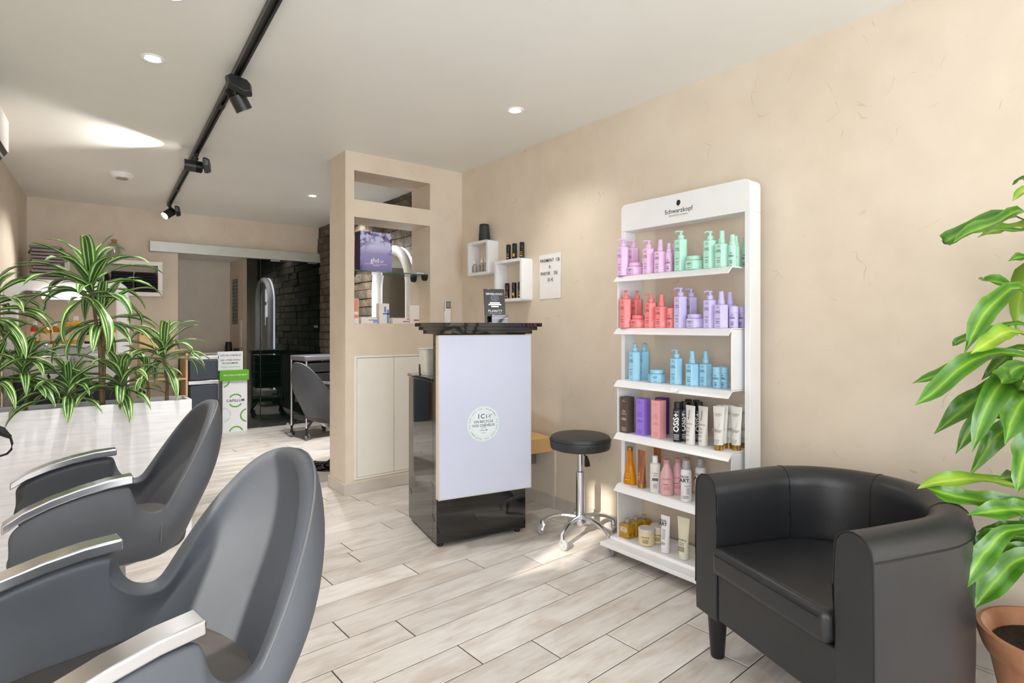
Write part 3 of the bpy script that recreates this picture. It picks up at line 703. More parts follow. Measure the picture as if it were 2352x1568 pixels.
# wall thermostat/remote
p = onY(1027, 716, YP - 0.008)
rm = thing('remote_control', 'slim white air conditioner remote in a holder on the partition', 'remote', (p.x, YP, p.z - 0.085))
obj('holder', G().b(-0.028, 0.028, -0.02, 0, -0.03, 0.09), M_white, rm, bevel=0.004)
obj('body', G().b(-0.024, 0.024, -0.026, -0.004, 0.0, 0.172), M_white, rm, bevel=0.005)
obj('screen', G().b(-0.018, 0.018, -0.0275, -0.026, 0.118, 0.162), plain('lcd', (150, 152, 146), 0.3, var=0.05), rm, bevel=0.001)
obj('screen_bezel', G().b(-0.021, 0.021, -0.0268, -0.0258, 0.112, 0.167), M_blackmat, rm)
# white pot of pens and small card holder on the desk
q = ctw(0.075, 0.30, 0.906)
tb = thing('desk_tub', 'tapered translucent white tub on the lower counter desk', 'tub', q, rzc)
sq = lambda r, z, n=0: [(math.copysign(abs(math.cos(a)) ** 0.4, math.cos(a)) * r, math.copysign(abs(math.sin(a)) ** 0.4, math.sin(a)) * r, z) for a in [2 * PI * i / 24 for i in range(24)]]
obj('bowl', G().loft([sq(0.052, 0), sq(0.066, 0.155), sq(0.070, 0.155), sq(0.066, 0.158), sq(0.062, 0.15), sq(0.050, 0.008)]), plain('translucent_white', (226, 222, 212), 0.3, trans=0.25, var=0.08, nscale=20), tb)
obj('pen', G().cyl((0, 0.02, 0.01), (0.05, 0.05, 0.17), 0.004, n=8), M_gold, tb)
q = ctw(0.045, 0.375, 0.906)
ch_ = thing('card_holder', 'small black card holder beside the white tub', 'card holder', q, rzc)
obj('stand', G().b(-0.02, 0.02, -0.012, 0.012, 0, 0.06), M_blackmat, ch_, bevel=0.002)
obj('card', G().b(-0.016, 0.016, -0.018, -0.0125, 0.004, 0.068), plain('cream_card', (226, 214, 190), 0.7), ch_)

# ---------- cupboard doors in the partition
cbd = thing('wall_cupboard', 'flush white cupboard doors built into the partition', 'cupboard', (WX0, YP, 0))
ww = WX1 - WX0
obj('frame', G().b(0.0, 0.018, -0.004, 0.05, 0.097, 0.984).b(ww - 0.018, ww, -0.004, 0.05, 0.097, 0.984).b(0.018, ww - 0.018, -0.004, 0.05, 0.966, 0.984).b(0.018, ww - 0.018, -0.004, 0.05, 0.097, 0.112), M_offwhite, cbd, bevel=0.001)
for i in (0, 1):
    a = 0.020 + i * (ww - 0.038) / 2
    obj('door', G().b(a, a + (ww - 0.038) / 2 - 0.003, -0.006, 0.012, 0.114, 0.963), M_offwhite, cbd, bevel=0.0015)

# ---------- glass shelf and boxes in the partition opening
zg = 1.600
gs = thing('glass_shelf', 'glass shelf on dark half-moon brackets in the partition opening', 'shelf', (WX0, YP, zg))
obj('glass_pane', G().b(0.0005, ww - 0.0005, 0.03, 0.27, -0.008, 0), plain('green_glass', (150, 190, 176), 0.03, trans=0.85, var=0.0), gs, bevel=0.001)
for y in (0.06, 0.24):
    g = G(); n = 12
    arcp = [(0.0, -0.004)] + [(0.036 * math.cos(a), -0.004 - 0.036 * math.sin(a)) for a in [PI / 2 * 2 * i / n for i in range(n + 1)]]
    half = [(y + 0.030 * math.cos(PI + PI * i / n), -0.008 + 0.042 * math.sin(PI + PI * i / n)) for i in range(n + 1)]
    g.loft([[(ww - 0.030, a, b) for a, b in half], [(ww - 0.001, a, b) for a, b in half]])
    obj('bracket', g, M_blackmat, gs, bevel=0.002)
    g = G(); g.loft([[(0.001, a, b) for a, b in half], [(0.030, a, b) for a, b in half]]); obj('bracket', g, M_blackmat, gs, bevel=0.002)
tag(obj('small_white_packet', G().b(WX1 - 0.085, WX1 - 0.02, YP + 0.06, YP + 0.1, zg, zg + 0.012), M_white, bevel=0.002), 'small white packet lying at the right end of the glass shelf', 'packet')
def art_mat():
    t = NT('box_art'); tc = t.t.nodes.new('ShaderNodeTexCoord'); v = t.coords()
    sp_ = t.n('ShaderNodeSeparateXYZ'); t.l(tc.outputs['Generated'], sp_.inputs[0])
    base = t.ramp(sp_.outputs[2], [(0.0, rgb(130, 120, 178)), (0.45, rgb(156, 148, 200)), (0.62, rgb(205, 205, 240)), (1.0, rgb(190, 195, 232))])
    nz = t.noise(v, 22, 6, 1.0, 0.6)
    rad = t.n('ShaderNodeVectorMath', operation='DISTANCE'); t.l(tc.outputs['Generated'], rad.inputs[0]); rad.inputs[1].default_value = (0.5, 0.0, 0.30)
    fr = t.ramp(rad.outputs['Value'], [(0.36, (0, 0, 0, 1)), (0.62, (1, 1, 1, 1))])
    m = t.mix(1.0, fr, t.ramp(nz, [(0.47, (0, 0, 0, 1)), (0.52, (1, 1, 1, 1))]), 'MULTIPLY')
    fl = t.ramp(t.noise(v, 14, 2), [(0.4, rgb(52, 46, 66)), (0.5, rgb(126, 90, 140)), (0.6, rgb(92, 120, 172))])
    t.l(t.mix(m, base, fl), t.b.inputs['Base Color']); t.b.inputs['Roughness'].default_value = 0.35; return t.m
a, b_ = onY(827, 560, YP + 0.05), onY(900, 560, YP + 0.05)
gb = thing('hairdryer_box', 'purple floral hairdryer gift box standing on the glass shelf', 'box', ((a.x + b_.x) / 2, YP + 0.05, zg + 0.0005), 0.0)
wb = b_.x - a.x; hb = 0.288
obj('carton', G().b(-wb / 2, wb / 2, 0, 0.10, 0, hb), plain('box_plum', (84, 70, 104), 0.5), gb, bevel=0.001)
fa = obj('front_art', G().b(-wb / 2 + 0.001, wb / 2 - 0.001, -0.0015, 0, 0.001, hb - 0.001), art_mat(), gb)
g = G().text('ghd', 0.048, -0.012, 0.078, bold=0.012).text('air', 0.030, 0.045, 0.074).text('limited edition professional hairdryer', 0.0118, 0, 0.052).rect(0, 0.040, 0.05, 0.003)
obj('lettering', g, M_wprint, gb, M=face_M((0, -0.0022, 0), (0, -1, 0)), angle=0)
def carton(name, label, pxs, y, z, h, d, deco, group=None, rot=0.0):
    a, b_ = onY(pxs[0], 700, y), onY(pxs[1], 700, y); wd = b_.x - a.x
    o = thing(name, label, 'box', ((a.x + b_.x) / 2, y, z), rot, group)
    obj('carton', G().b(-wd / 2, wd / 2, 0, d, 0, h), plain('carton_white', (238, 230, 226), 0.6, var=0.02), o, bevel=0.001)
    for k, (u0, v0, u1, v1, col) in enumerate(deco):
        obj('printed_band', G().b(-wd / 2 + u0 * wd, -wd / 2 + u1 * wd, -0.0008, 0, v0 * h, v1 * h), plain('ink_%d_%d_%d' % col, col, 0.55, var=0.02), o)
    return o
zs = Za + 0.0005; gp = 'small product boxes on the sill'
B1, R1, PK = (64, 112, 190), (196, 46, 66), (226, 150, 124)
carton('product_box', 'peach dotted upright box at the left end of the sill', (812, 824), YP + 0.02, zs, 0.178, 0.05, [(0.1, .48, .92, .98, PK), (.1, .22, .92, .36, PK)], gp)
carton('product_box', 'flat white box with blue stripe lying on the sill', (830, 867), YP + 0.03, zs, 0.047, 0.07, [(.45, .50, .98, .60, B1), (.72, .1, .98, .5, (150, 180, 226))], gp)
carton('product_box', 'upright white box with blue cross stripes on the sill', (871, 894), YP + 0.03, zs, 0.15, 0.05, [(.35, .46, 1, .52, B1), (.78, .02, .95, .7, (84, 150, 214)), (.5, .55, .66, .84, (110, 130, 170))], gp)
carton('product_box', 'flat white box with red stripe lying on the sill', (902, 940), YP + 0.03, zs, 0.044, 0.07, [(.62, .3, .99, .44, R1), (.88, .66, .96, .86, R1)], gp)
carton('product_box', 'upright white box with red stripe at the right of the sill', (941, 963), YP + 0.03, zs, 0.142, 0.05, [(.42, .16, .99, .22, R1)], gp)
# ---------- backlit arch mirror on the stone wall
am = thing('arch_mirror', 'white glossy arch mirror with glowing backlight on the stone wall', 'mirror', (2.40, 4.90, 0))
n = 24; ra, rb_ = 0.40, 0.30; za = 1.56
def arch(r):
    return [(-r, 0.25)] + [(-r, 0.25 + (za - .25) * i / 6) for i in range(1, 7)] + [(-r * math.cos(PI * i / n), za + r * math.sin(PI * i / n)) for i in range(1, n)] + [(r, za - (za - .25) * i / 6) for i in range(0, 6)] + [(r, 0.25)]
A0, A1 = arch(ra), arch(rb_); rings = []
for (y0, z0_), (y1, z1_) in zip(A0, A1):
    rings.append([(0.0, y1, z1_), (-0.035, (y0 + y1) / 2, (z0_ + z1_) / 2), (0.0, y0, z0_), (0.06, y0, z0_), (0.06, y1, z1_)])
obj('frame', G().loft(rings), M_white, am, sub=1, angle=60)
g = G(); o2 = arch(rb_ + 0.01); g.add([(0.03, y, z) for y, z in o2], [tuple(range(len(o2)))]); g.add([(0.034, y, z) for y, z in o2], [tuple(range(len(o2)))])
obj('mirror_glass', g, plain('mirror_silver', (230, 234, 232), 0.02, 1.0, var=0.0), am, angle=0)
rings = []
for (y0, z0_), (y1, z1_) in zip(arch(ra - 0.015), arch(ra - 0.05)): rings.append([(0.062, y0, z0_), (0.062, y1, z1_), (0.072, y1, z1_), (0.072, y0, z0_)])
obj('backlight', G().loft(rings), plain('led_strip', (255, 255, 255), 0.5, var=0, emit=(240, 248, 255), es=5), am)
obj('wall_mount', G().b(0.06, 0.128, -0.1, 0.1, 0.8, 1.2), M_steel, am)
obj('base_ledge', G().b(-0.12, 0.10, -0.42, 0.42, 0.19, 0.25), M_white, am, bevel=0.01)
obj('leg', G().b(-0.06, 0.06, -0.3, 0.3, 0.0, 0.19), M_white, am, bevel=0.01)
# ---------- trolley
tq = onZ(704, 1012, 0.0)
tr = thing('salon_trolley', 'dark salon trolley with drawers on castors beyond the partition', 'trolley', (tq.x, tq.y, 0), math.radians(8))
M_tray = plain('dark_trolley_plastic', (44, 42, 46), 0.4)
for (x, y) in ((0, 0), (0.36, 0), (-0.02, 0.3), (0.34, 0.3)):
    obj('post', G().cyl((x, y, 0.13), (x, y, 0.86), 0.011), M_chrome, tr)
    obj('leg', G().tube([(x, y, 0.06), (x, y, 0.12), (x + (0.06 if x < .1 else -.06), y, 0.20)], 0.014, 8), M_blackmat, tr)
    castor(tr, (x, y, 0.07), 0.036, 0.5, M_wheel, M_blackmat)
obj('top_tray', G().b(-0.03, 0.39, -0.02, 0.32, 0.83, 0.885), plain('trolley_top', (110, 108, 116), 0.3), tr, bevel=0.012)
for z in (0.71, 0.60, 0.49, 0.38): obj('drawer', G().b(0.015, 0.35, -0.015, 0.3, z, z + 0.095), M_tray, tr, bevel=0.006)
obj('bottom_tray', G().b(-0.01, 0.37, 0.0, 0.3, 0.20, 0.25), M_tray, tr, bevel=0.01)

# ---------- recycling carton with sign, bin, niche things
q = onZ(516, 989, 0.0); q2 = onZ(568, 983, 0.0)
cx_, cy_ = 1.40, 6.96
a, b_ = onY(511, 985, 6.98), onY(568, 985, 6.98); wd = b_.x - a.x
rcx = thing('recycling_carton', 'white and green hair recycling carton with message board, beside the glass door', 'recycling box', ((a.x + b_.x) / 2, 6.98, 0), math.radians(0))
M_cw = plain('carton_bright', (238, 240, 246), 0.5, var=0.01)
ztop = 0.585
obj('carton', G().b(-wd / 2, wd / 2, 0, 0.17, 0, ztop), M_cw, rcx, bevel=0.002)
g = G()
# ring pieces clipped by the carton edges
def rings_clip(g, cx, cy, r0, r1, n=40):
    for i in range(n):
        a0, a1 = 2 * PI * i / n, 2 * PI * (i + 1) / n
        P = [(cx + r * math.cos(a), cy + r * math.sin(a)) for r, a in ((r0, a0), (r1, a0), (r1, a1), (r0, a1))]
        if all(abs(x) < wd / 2 - 0.001 and 0.001 < y < ztop - 0.001 for x, y in P): g.add([(x, y, 0) for x, y in P], [(0, 1, 2, 3)])
FM = face_M((0, -0.0010, 0), (0, -1, 0))
for (cx_, cy_) in ((-wd / 2, ztop), (wd / 2, 0.18), (0.01, -0.01)):
    g = G(); rings_clip(g, cx_, cy_, 0.062, 0.078); obj('green_ring', g, M_green, rcx, M=FM, angle=0)
for a in (0.55, PI + 0.55): obj('green_arc', G().arc(0.005, 0.355, 0.062, 0.078, a, a + PI - 1.1), M_green, rcx, M=FM, angle=0)
g = G()
for i, chh in enumerate('POUR NOTRE AVENIR'):
    a = 1.45 - 2.9 * i / 17
    if chh != ' ': g.text(chh, 0.020, -wd / 2 + 0.004 + 0.075 * math.cos(a), 0.20 + 0.075 * math.sin(a), rot=a - PI / 2)
obj('green_print', g, M_green, rcx, M=face_M((0, -0.0010, 0), (0, -1, 0)), angle=0)
obj('lettering', G().text('CAPILLUM', 0.041, 0.005, 0.355, bold=0.012), M_print, rcx, M=face_M((0, -0.0012, 0), (0, -1, 0)), angle=0)
obj('green_tray', G().b(-wd / 2 - 0.035, wd / 2 + 0.012, -0.03, 0.185, ztop, ztop + 0.115), M_green, rcx, bevel=0.002)
obj('lettering', G().text('MERCI POUR VOTRE GESTE !', 0.0195, 0, 0.06, bold=0.02), M_wprint, rcx, M=face_M((0, -0.0308, ztop), (0, -1, 0)), angle=0)
sb = obj('message_board', G().b(-wd / 2 - 0.045, wd / 2 - 0.04, 0.03, 0.045, ztop + 0.115, ztop + 0.325), M_cw, rcx, bevel=0.001)
obj('lettering', G().text('1KG DE CHEVEUX', 0.027, 0, 0.165, bold=0.01), M_print, sb, M=face_M((-0.042, 0.0292, ztop + 0.115), (0, -1, 0)), angle=0)
g = G().text('200 LITRES D\'EAU', 0.027, 0, 0.112, bold=0.01).text('ÉCONOMISÉS', 0.027, 0, 0.078, bold=0.01)
obj('lettering', g, M_print, sb, M=face_M((-0.042, 0.0292, ztop + 0.115), (0, -1, 0)), angle=0)
obj('green_print', G().text('=', 0.02, 0, 0.14).text('CHEVEUX UNIQUEMENT', 0.018, 0, 0.035), M_green2, sb, M=face_M((-0.042, 0.0292, ztop + 0.115), (0, -1, 0)), angle=0)
bn = thing('pedal_bin', 'tall dark two-compartment waste bin left of the recycling carton', 'bin', (onY(468, 900, 6.75).x, 6.75, 0))
M_navy = plain('dark_bin', (52, 60, 72), 0.35)
obj('lower_body', G().b(-0.14, 0.14, 0, 0.3, 0.0, 0.58), M_navy, bn, bevel=0.02, seg=3)
obj('upper_body', G().b(-0.14, 0.14, 0, 0.3, 0.62, 0.84), M_navy, bn, bevel=0.015, seg=3)
obj('steel_band', G().b(-0.145, 0.145, -0.008, 0.3, 0.58, 0.62), M_chrome, bn, bevel=0.004)
obj('lid', G().b(-0.145, 0.145, -0.008, 0.3, 0.84, 0.885), M_chrome, bn, bevel=0.01)
# niche counter with black cup etc.
nc = thing('niche_cabinet', 'pale cabinet inside the niche behind the recycling carton', 'cabinet', (1.42, 7.72, 0))
obj('carcass', G().b(-0.30, 0.24, -0.25, 0.3, 0.0, 0.86), M_offwhite, nc, bevel=0.003)
obj('top', G().b(-0.31, 0.245, -0.26, 0.3, 0.86, 0.88), M_offwhite, nc, bevel=0.002)
obj('door', G().b(-0.29, 0.23, -0.268, -0.252, 0.02, 0.85), M_offwhite, nc, bevel=0.002)
p = onY(525, 800, 7.62)
cu = thing('black_cup', 'black tapered cup on the niche cabinet above the message board', 'cup', (p.x, 7.62, 0.8805))
obj('cup_body', G().lathe([(0.045, 0), (0.034, 0.12), (0.030, 0.12), (0.038, 0.006)], 20), M_blackmat, cu)
obj('rim', G().lathe([(0.0345, 0.117), (0.0355, 0.122), (0.033, 0.124)], 20), M_black, cu)
p = onY(545, 800, 7.55)
bx = tag(obj('black_card_case', G().b(p.x - 0.03, p.x + 0.05, 7.55, 7.62, 0.8805, 0.925), M_blackmat, bevel=0.004), 'small black case right of the cup in the niche', 'case')
# calendar and receipts on niche right wall
p0 = onX(534, 690, OX1 - 0.002); p1 = onX(546, 690, OX1 - 0.002)
zt_, zb_ = onX(540, 641, OX1).z, onX(540, 744, OX1).z
cal = thing('wall_calendar', 'dark grey printed wall calendar in the niche', 'calendar', (OX1 - 0.001, (p0.y + p1.y) / 2, zb_))
wy = p0.y - p1.y
obj('sheet', G().b(-0.004, 0, -wy / 2, wy / 2, 0, zt_ - zb_), plain('calendar_grey', (112, 112, 104), 0.6, var=0.25, nscale=30), cal)
g = G(); rnd = random.Random(5)
for r in range(13):
    for c_ in range(4):
        if rnd.random() < 0.8: g.rect(-wy / 2 + wy * (c_ + .5) / 4, (r + .5) * (zt_ - zb_) / 13, wy / 7 * rnd.uniform(.6, 1.2), 0.012)
obj('print', g, plain('calendar_print', (190, 190, 176), 0.6), cal, M=face_M((-0.0048, 0, 0), (-1, 0, 0)), angle=0)
p0 = onX(553, 735, OX1 - 0.002)
rc = thing('receipt_strip', 'white paper strips pinned beside the calendar', 'paper', (OX1 - 0.001, p0.y, p0.z - 0.33))
obj('strip', G().b(-0.004, 0, -0.05, 0.05, 0.0, 0.33), plain('paper', (243, 240, 240), 0.7), rc)
obj('strip', G().b(-0.007, -0.0045, -0.045, 0.035, 0.12, 0.30), plain('paper', (243, 240, 240), 0.7), rc)
# ================================================================== PRODUCTS ON THE STAND
def dull(col, f=0.8): return tuple(int(c * f) for c in col)
PINK, MINT, CORAL, LAV, BLUE = (236, 196, 234), (182, 230, 212), (247, 142, 146), (204, 194, 240), (158, 212, 240)
NM = {PINK: 'pink', MINT: 'mint green', CORAL: 'coral', LAV: 'lavender', BLUE: 'sky blue'}
def hexa(r, z, rot=0.0, sq=1.0):
    """hexagon with softened corners; one flat faces -x"""
    o = []
    for k in range(6):
        for da in (-0.10, 0.10):
            a = PI / 6 + k * PI / 3 + da; rr = r * (1.0 if abs(da) < .01 else 0.985)
            o.append((rr * math.cos(a + rot), rr * math.sin(a + rot) * sq, z))
    return o
_mc = {}
def cached(key, fn):
    if key not in _mc: _mc[key] = fn()
    return _mc[key]
def part(name, key, fn, mat, parent, M=None, angle=35):
    k = (key, mat.name)
    if k not in _mc:
        me = fn().mesh(name, angle); me.materials.append(mat); _mc[k] = me
    return obj(name, _mc[k], None, parent, M=M)
def label_print(h, w=0.026):
    g = G(); g.add([(x * 0.0032, h * 0.90 + y * 0.0036, 0) for x, y in head], [tuple(range(len(head)))])
    g.rect(0, h * 0.86, w * 0.7, 0.0012)
    g.text('FIBRE', 0.0088, 0, h * 0.705).text('CLINIX', 0.0088, 0, h * 0.645)
    for zz, ww_ in ((.40, .8), (.375, .6), (.29, .7), (.27, .6), (.215, .65), (.195, .5), (.06, .5)): g.rect(0, h * zz, w * ww_, 0.0011)
    return g
def mark_print(h):
    g = G()
    for k in range(7):
        a = k * 0.9; x, y = 0.006 * math.cos(a * 1.3), h * (0.08 + 0.035 * k)
        g.arc(x, y, 0.0046, 0.0052, 0, 2 * PI, 0, 6)
    return g
M_mark = plain('pale_foil', (246, 242, 248), 0.3, var=0.0)
def hex_body(R, h): 
    return G().loft([hexa(R * 0.97, 0), hexa(R, 0.002), hexa(R, h - 0.004), hexa(R * 0.95, h - 0.001), hexa(R * 0.45, h), hexa(R * 0.42, h + 0.003)])
def hex_bottle(kind, col, loc, label, spout=2.8, size='m', turn=0.0, group=None):
    m = plain('plastic_%d_%d_%d' % col, col, 0.32, var=0.02)
    R = 0.0325
    h = {'pump': 0.150 if size == 'l' else 0.127, 'spray': 0.105}[kind]
    name = {'pump': 'pump_bottle', 'spray': 'spray_bottle'}[kind]
    b = thing(name, label, 'bottle', loc, turn, group or (NM[col] + ' bottles on the display stand'))
    part('body', ('hb', R, h), lambda: hex_body(R, h), m, b, None, 14)
    ap = R * 0.985 * math.cos(PI / 6 - 0.10) + 0.0005
    part('label_print', ('lp', h), lambda: label_print(h), M_print, b, face_M((-ap, 0, 0), (-1, 0, 0)), 0)
    part('pattern_print', ('mk', h), lambda: mark_print(h), M_mark, b, face_M((-ap * 0.5, -ap * 0.866, 0), (-0.5, -0.866, 0)), 0)
    if kind == 'pump':
        part('collar', 'pc', lambda: G().lathe([(0.0145, 0), (0.0155, 0.001), (0.0155, 0.015), (0.0135, 0.0195), (0.006, 0.021), (0.006, 0.034)], 20), m, b, T(0, 0, h + 0.002))
        def ph():
            g = G().lathe([(0.0085, 0), (0.011, 0.003), (0.0115, 0.007), (0.008, 0.0095), (0, 0.010)], 18)
            return g.tube([(0, 0, 0.005), (0.015, 0, 0.0065), (0.026, 0, 0.004), (0.031, 0, -0.001)], [0.0065, 0.0055, 0.0045, 0.0038], 8, 0.7)
        part('pump_head', 'ph', ph, m, b, T(0, 0, h + 0.0345) @ RZ(spout))
    else:
        part('collar', 'sc', lambda: G().lathe([(0.0155, 0), (0.016, 0.001), (0.0145, 0.020), (0.0125, 0.0225)], 20), m, b, T(0, 0, h + 0.002))
        part('cap', 'scap', lambda: G().lathe([(0.0125, 0), (0.0105, 0.034), (0.0095, 0.036), (0, 0.0365)], 20), m, b, T(0, 0, h + 0.0235))
    return b
def mist_bottle(col, loc, label, long=True):
    m = plain('plastic_%d_%d_%d' % col, col, 0.32, var=0.02); d = tuple(max(0, int(c * 0.90)) for c in col)
    b = thing('mist_bottle' if long else 'capped_bottle', label, 'bottle', loc, 0, NM[col] + ' bottles on the display stand')
    if long:
        part('body', 'mb', lambda: G().lathe([(0.0165, 0), (0.0175, 0.002), (0.0175, 0.090), (0.0165, 0.094), (0.0135, 0.096)], 22), m, b)
        part('collar', 'mc', lambda: G().lathe([(0.0135, 0.096), (0.0135, 0.112), (0.011, 0.114)], 20), m, b)
        part('cap', 'mcap', lambda: G().lathe([(0.011, 0.114), (0.0095, 0.141), (0, 0.142)], 18), m, b)
    else:
        part('body', 'cb', lambda: G().lathe([(0.0185, 0), (0.0195, 0.002), (0.0195, 0.066), (0.019, 0.067)], 22), m, b)
        part('cap', 'ccap', lambda: G().lathe([(0.0198, 0.0675), (0.0195, 0.094), (0.0175, 0.0965), (0, 0.097)], 22), m, b)
    part('label_print', 'mlp', lambda: label_print(0.066, 0.02), M_print, b, face_M((-0.0185 if long else -0.0200, -0.004, 0), (-0.97, -0.22, 0)), 0)
    return b
def hex_jar(col, loc, label, turn=0.0):
    m = plain('plastic_%d_%d_%d' % col, col, 0.32, var=0.02)
    b = thing('cream_jar', label, 'jar', loc, turn, 'hexagonal cream jars on the display stand')
    part('body', 'hj', lambda: G().loft([hexa(0.041, 0), hexa(0.044, 0.003), hexa(0.0445, 0.038), hexa(0.041, 0.043), hexa(0.033, 0.046)]), m, b, None, 14)
    part('lid', 'hl', lambda: G().lathe([(0.034, 0.046), (0.0355, 0.047), (0.0355, 0.061), (0.0335, 0.064), (0, 0.0645)], 30), m, b)
    def pr():
        g = G()
        for z, w_ in ((.031, .8), (.027, .9), (.021, .5), (.0085, .7)):
            g.rect(-0.004, z, 0.026 * w_, 0.0016)
        return g
    part('label_print', 'jp', pr, M_print, b, face_M((-0.0406, 0, 0), (-1, 0, 0)), 0)
    part('pattern_print', 'jm', lambda: mark_print(0.12).xf(Matrix.Rotation(PI / 2, 4, 'Z')).xf(T(0.016, 0.02, 0)), M_mark, b, face_M((-0.0406 * .5, -0.0406 * .866, 0), (-.5, -.866, 0)), 0)
    return b
def at(px, x, z): v = onX(px, 700, x); return (x, v.y, z)
F, B = 2.322, 2.405
z = SZ[0] + 0.0005
hex_bottle('pump', PINK, at(1431, 2.303, z), 'tall pink pump bottle, leftmost on the top shelf', 2.6, 'l')
hex_bottle('pump', PINK, at(1455, 2.378, z), 'tall pink pump bottle behind the pink jar on the top shelf', 2.6, 'l')
hex_jar(PINK, at(1459.5, F + 0.008, z), 'pink hexagonal cream jar on the top shelf')
hex_bottle('pump', PINK, at(1490, F, z), 'shorter pink pump bottle right of the pink jar', 2.7)
hex_bottle('spray', PINK, at(1517, F, z), 'pink hexagonal spray bottle on the top shelf')
mist_bottle(PINK, at(1537, F - .004, z), 'slim pink mist bottle in front beside the tall green pump')
mist_bottle(PINK, at(1546, F + 0.05, z), 'slim pink mist bottle tucked behind the other pink mist')
hex_bottle('pump', MINT, at(1564, F, z), 'tall mint green pump bottle in the middle of the top shelf', 2.7, 'l')
hex_jar(MINT, at(1595, F + .004, z), 'mint green hexagonal cream jar on the top shelf')
hex_bottle('pump', MINT, at(1631, F, z), 'shorter mint green pump bottle right of the green jar', 2.8)
hex_bottle('spray', MINT, at(1658, F, z), 'mint green hexagonal spray bottle on the top shelf')
mist_bottle(MINT, at(1682, F, z), 'slim mint green mist bottle at the right of the top shelf')
mist_bottle(MINT, at(1690, F + .05, z), 'slim mint green mist bottle behind the front green mist')
mist_bottle(MINT, at(1712, 2.445, z), 'mint green bottle half hidden by the right post')
z = SZ[1] + 0.0005
hex_bottle('pump', CORAL, at(1437, 2.303, z), 'tall coral pump bottle, leftmost on the second shelf', 3.9, 'l')
hex_bottle('pump', CORAL, at(1463, 2.378, z), 'tall coral pump bottle behind the coral jar', 3.7, 'l')
hex_jar(CORAL, at(1467, F + .008, z), 'coral hexagonal cream jar on the second shelf')
hex_bottle('pump', CORAL, at(1495, F, z), 'shorter coral pump bottle right of the coral jar', 2.3)
hex_bottle('spray', CORAL, at(1519.5, F, z), 'coral hexagonal spray bottle on the second shelf')
mist_bottle(CORAL, at(1541, F - .004, z), 'small coral capped bottle beside the tall lavender pump', False)
hex_bottle('spray', CORAL, at(1551, 2.412, z), 'coral spray bottle hidden behind the tall lavender pump')
hex_bottle('pump', LAV, at(1563, F, z), 'tall lavender pump bottle with long spout in the second shelf middle', 2.2, 'l')
hex_bottle('pump', LAV, at(1587, B + .01, z), 'tall lavender pump bottle behind the lavender jar', 2.6, 'l')
hex_jar(LAV, at(1597, F + .006, z), 'lavender hexagonal cream jar on the second shelf')
hex_bottle('pump', LAV, at(1631, F, z), 'shorter lavender pump bottle right of the lavender jar', 2.6)
hex_bottle('spray', LAV, at(1656.5, F, z), 'front lavender hexagonal spray bottle on the second shelf')
hex_bottle('spray', LAV, at(1676, 2.40, z), 'lavender spray bottle standing behind the front lavender spray')
mist_bottle(LAV, at(1685, 2.345, z), 'small lavender capped bottle at the right of the second shelf', False)
mist_bottle(LAV, at(1703.5, 2.415, z), 'small lavender capped bottle against the right post', False)
z = SZ[2] + 0.0005
def onshelf(px, py, z): v = onZ(px, py, z); return (min(max(v.x, SX0 + 0.02), SX1 - 0.03), v.y, z)
def at2(px, py, z, off=0.0):
    v = onZ(px, py, z); d = Vector((FW[0], FW[1], 0)) * off; x = min(max(v.x + d.x, 2.312), 2.45); return at(px, x, z)
hex_bottle('pump', BLUE, at(1458, 2.335, z), 'tall sky blue pump bottle, leftmost on the third shelf', 3.4, 'l')
hex_bottle('pump', BLUE, at(1479, 2.42, z), 'tall sky blue pump bottle behind the leftmost blue pump', 3.9, 'l')
hex_jar(BLUE, at(1509, 2.34, z), 'sky blue hexagonal cream jar on the third shelf', 0.5)
hex_bottle('pump', BLUE, at(1554, 2.335, z), 'shorter sky blue pump bottle above the white half-round sticker', 2.8)
hex_bottle('spray', BLUE, at(1590, 2.335, z), 'front sky blue spray bottle on the third shelf')
hex_bottle('spray', BLUE, at(1621, 2.375, z), 'rear sky blue spray bottle nearer the right post')
mist_bottle(BLUE, at(1647, 2.335, z), 'front small sky blue capped bottle on the third shelf', False)
mist_bottle(BLUE, at(1663, 2.36, z), 'rear small sky blue capped bottle on the third shelf', False)
# --- fourth shelf
z = SZ[3] + 0.0005
def oil_box(label, px, x, col, inkcol, turn=0.0, h=0.185):
    b = thing('oil_carton', label, 'box', at(px, x, z), turn, 'oil treatment cartons'); wd = 0.052
    m = plain('carton_%d_%d_%d' % col, col, 0.5, var=0.03)
    obj('carton', G().b(-wd / 2, wd / 2, -wd / 2, wd / 2, 0, h), m, b, bevel=0.0012)
    g = G(); g.add([(x_ * 0.0036, h * 0.92 + y_ * 0.004, 0) for x_, y_ in head], [tuple(range(len(head)))]); g.rect(0, h * 0.885, 0.024, 0.0016)
    g.text('OIL', 0.017, 0, h * 0.60).text('Ultime', 0.012, 0, h * 0.53).rect(0, h * 0.41, 0.026, 0.0022).rect(0, h * 0.385, 0.036, 0.0018).rect(0, h * .36, 0.03, 0.0018)
    for q in range(4): g.rect(0, h * (0.15 - q * 0.03), 0.032 - 0.004 * (q % 2), 0.0016)
    mi = plain('ink_%d_%d_%d' % inkcol, inkcol, 0.5, var=0.0)
    obj('lettering', g, mi, b, M=face_M((-wd / 2 - 0.0006, 0, 0), (-1, 0, 0)), angle=0)
    obj('top_flap', G().b(-wd / 2 + 0.001, wd / 2 - 0.001, -wd / 2 + 0.001, wd / 2 - 0.001, h, h + 0.0012), m, b)
    return b
oil_box('dark brown oil carton with gold lettering, leftmost on the fourth shelf', 1440.5, 2.315, (92, 78, 72), (226, 206, 160))
oil_box('bright violet oil carton on the fourth shelf', 1477, 2.325, (156, 122, 226), (104, 76, 170))
oil_box('pink oil carton on the fourth shelf', 1513, 2.325, (238, 170, 174), (214, 136, 120))
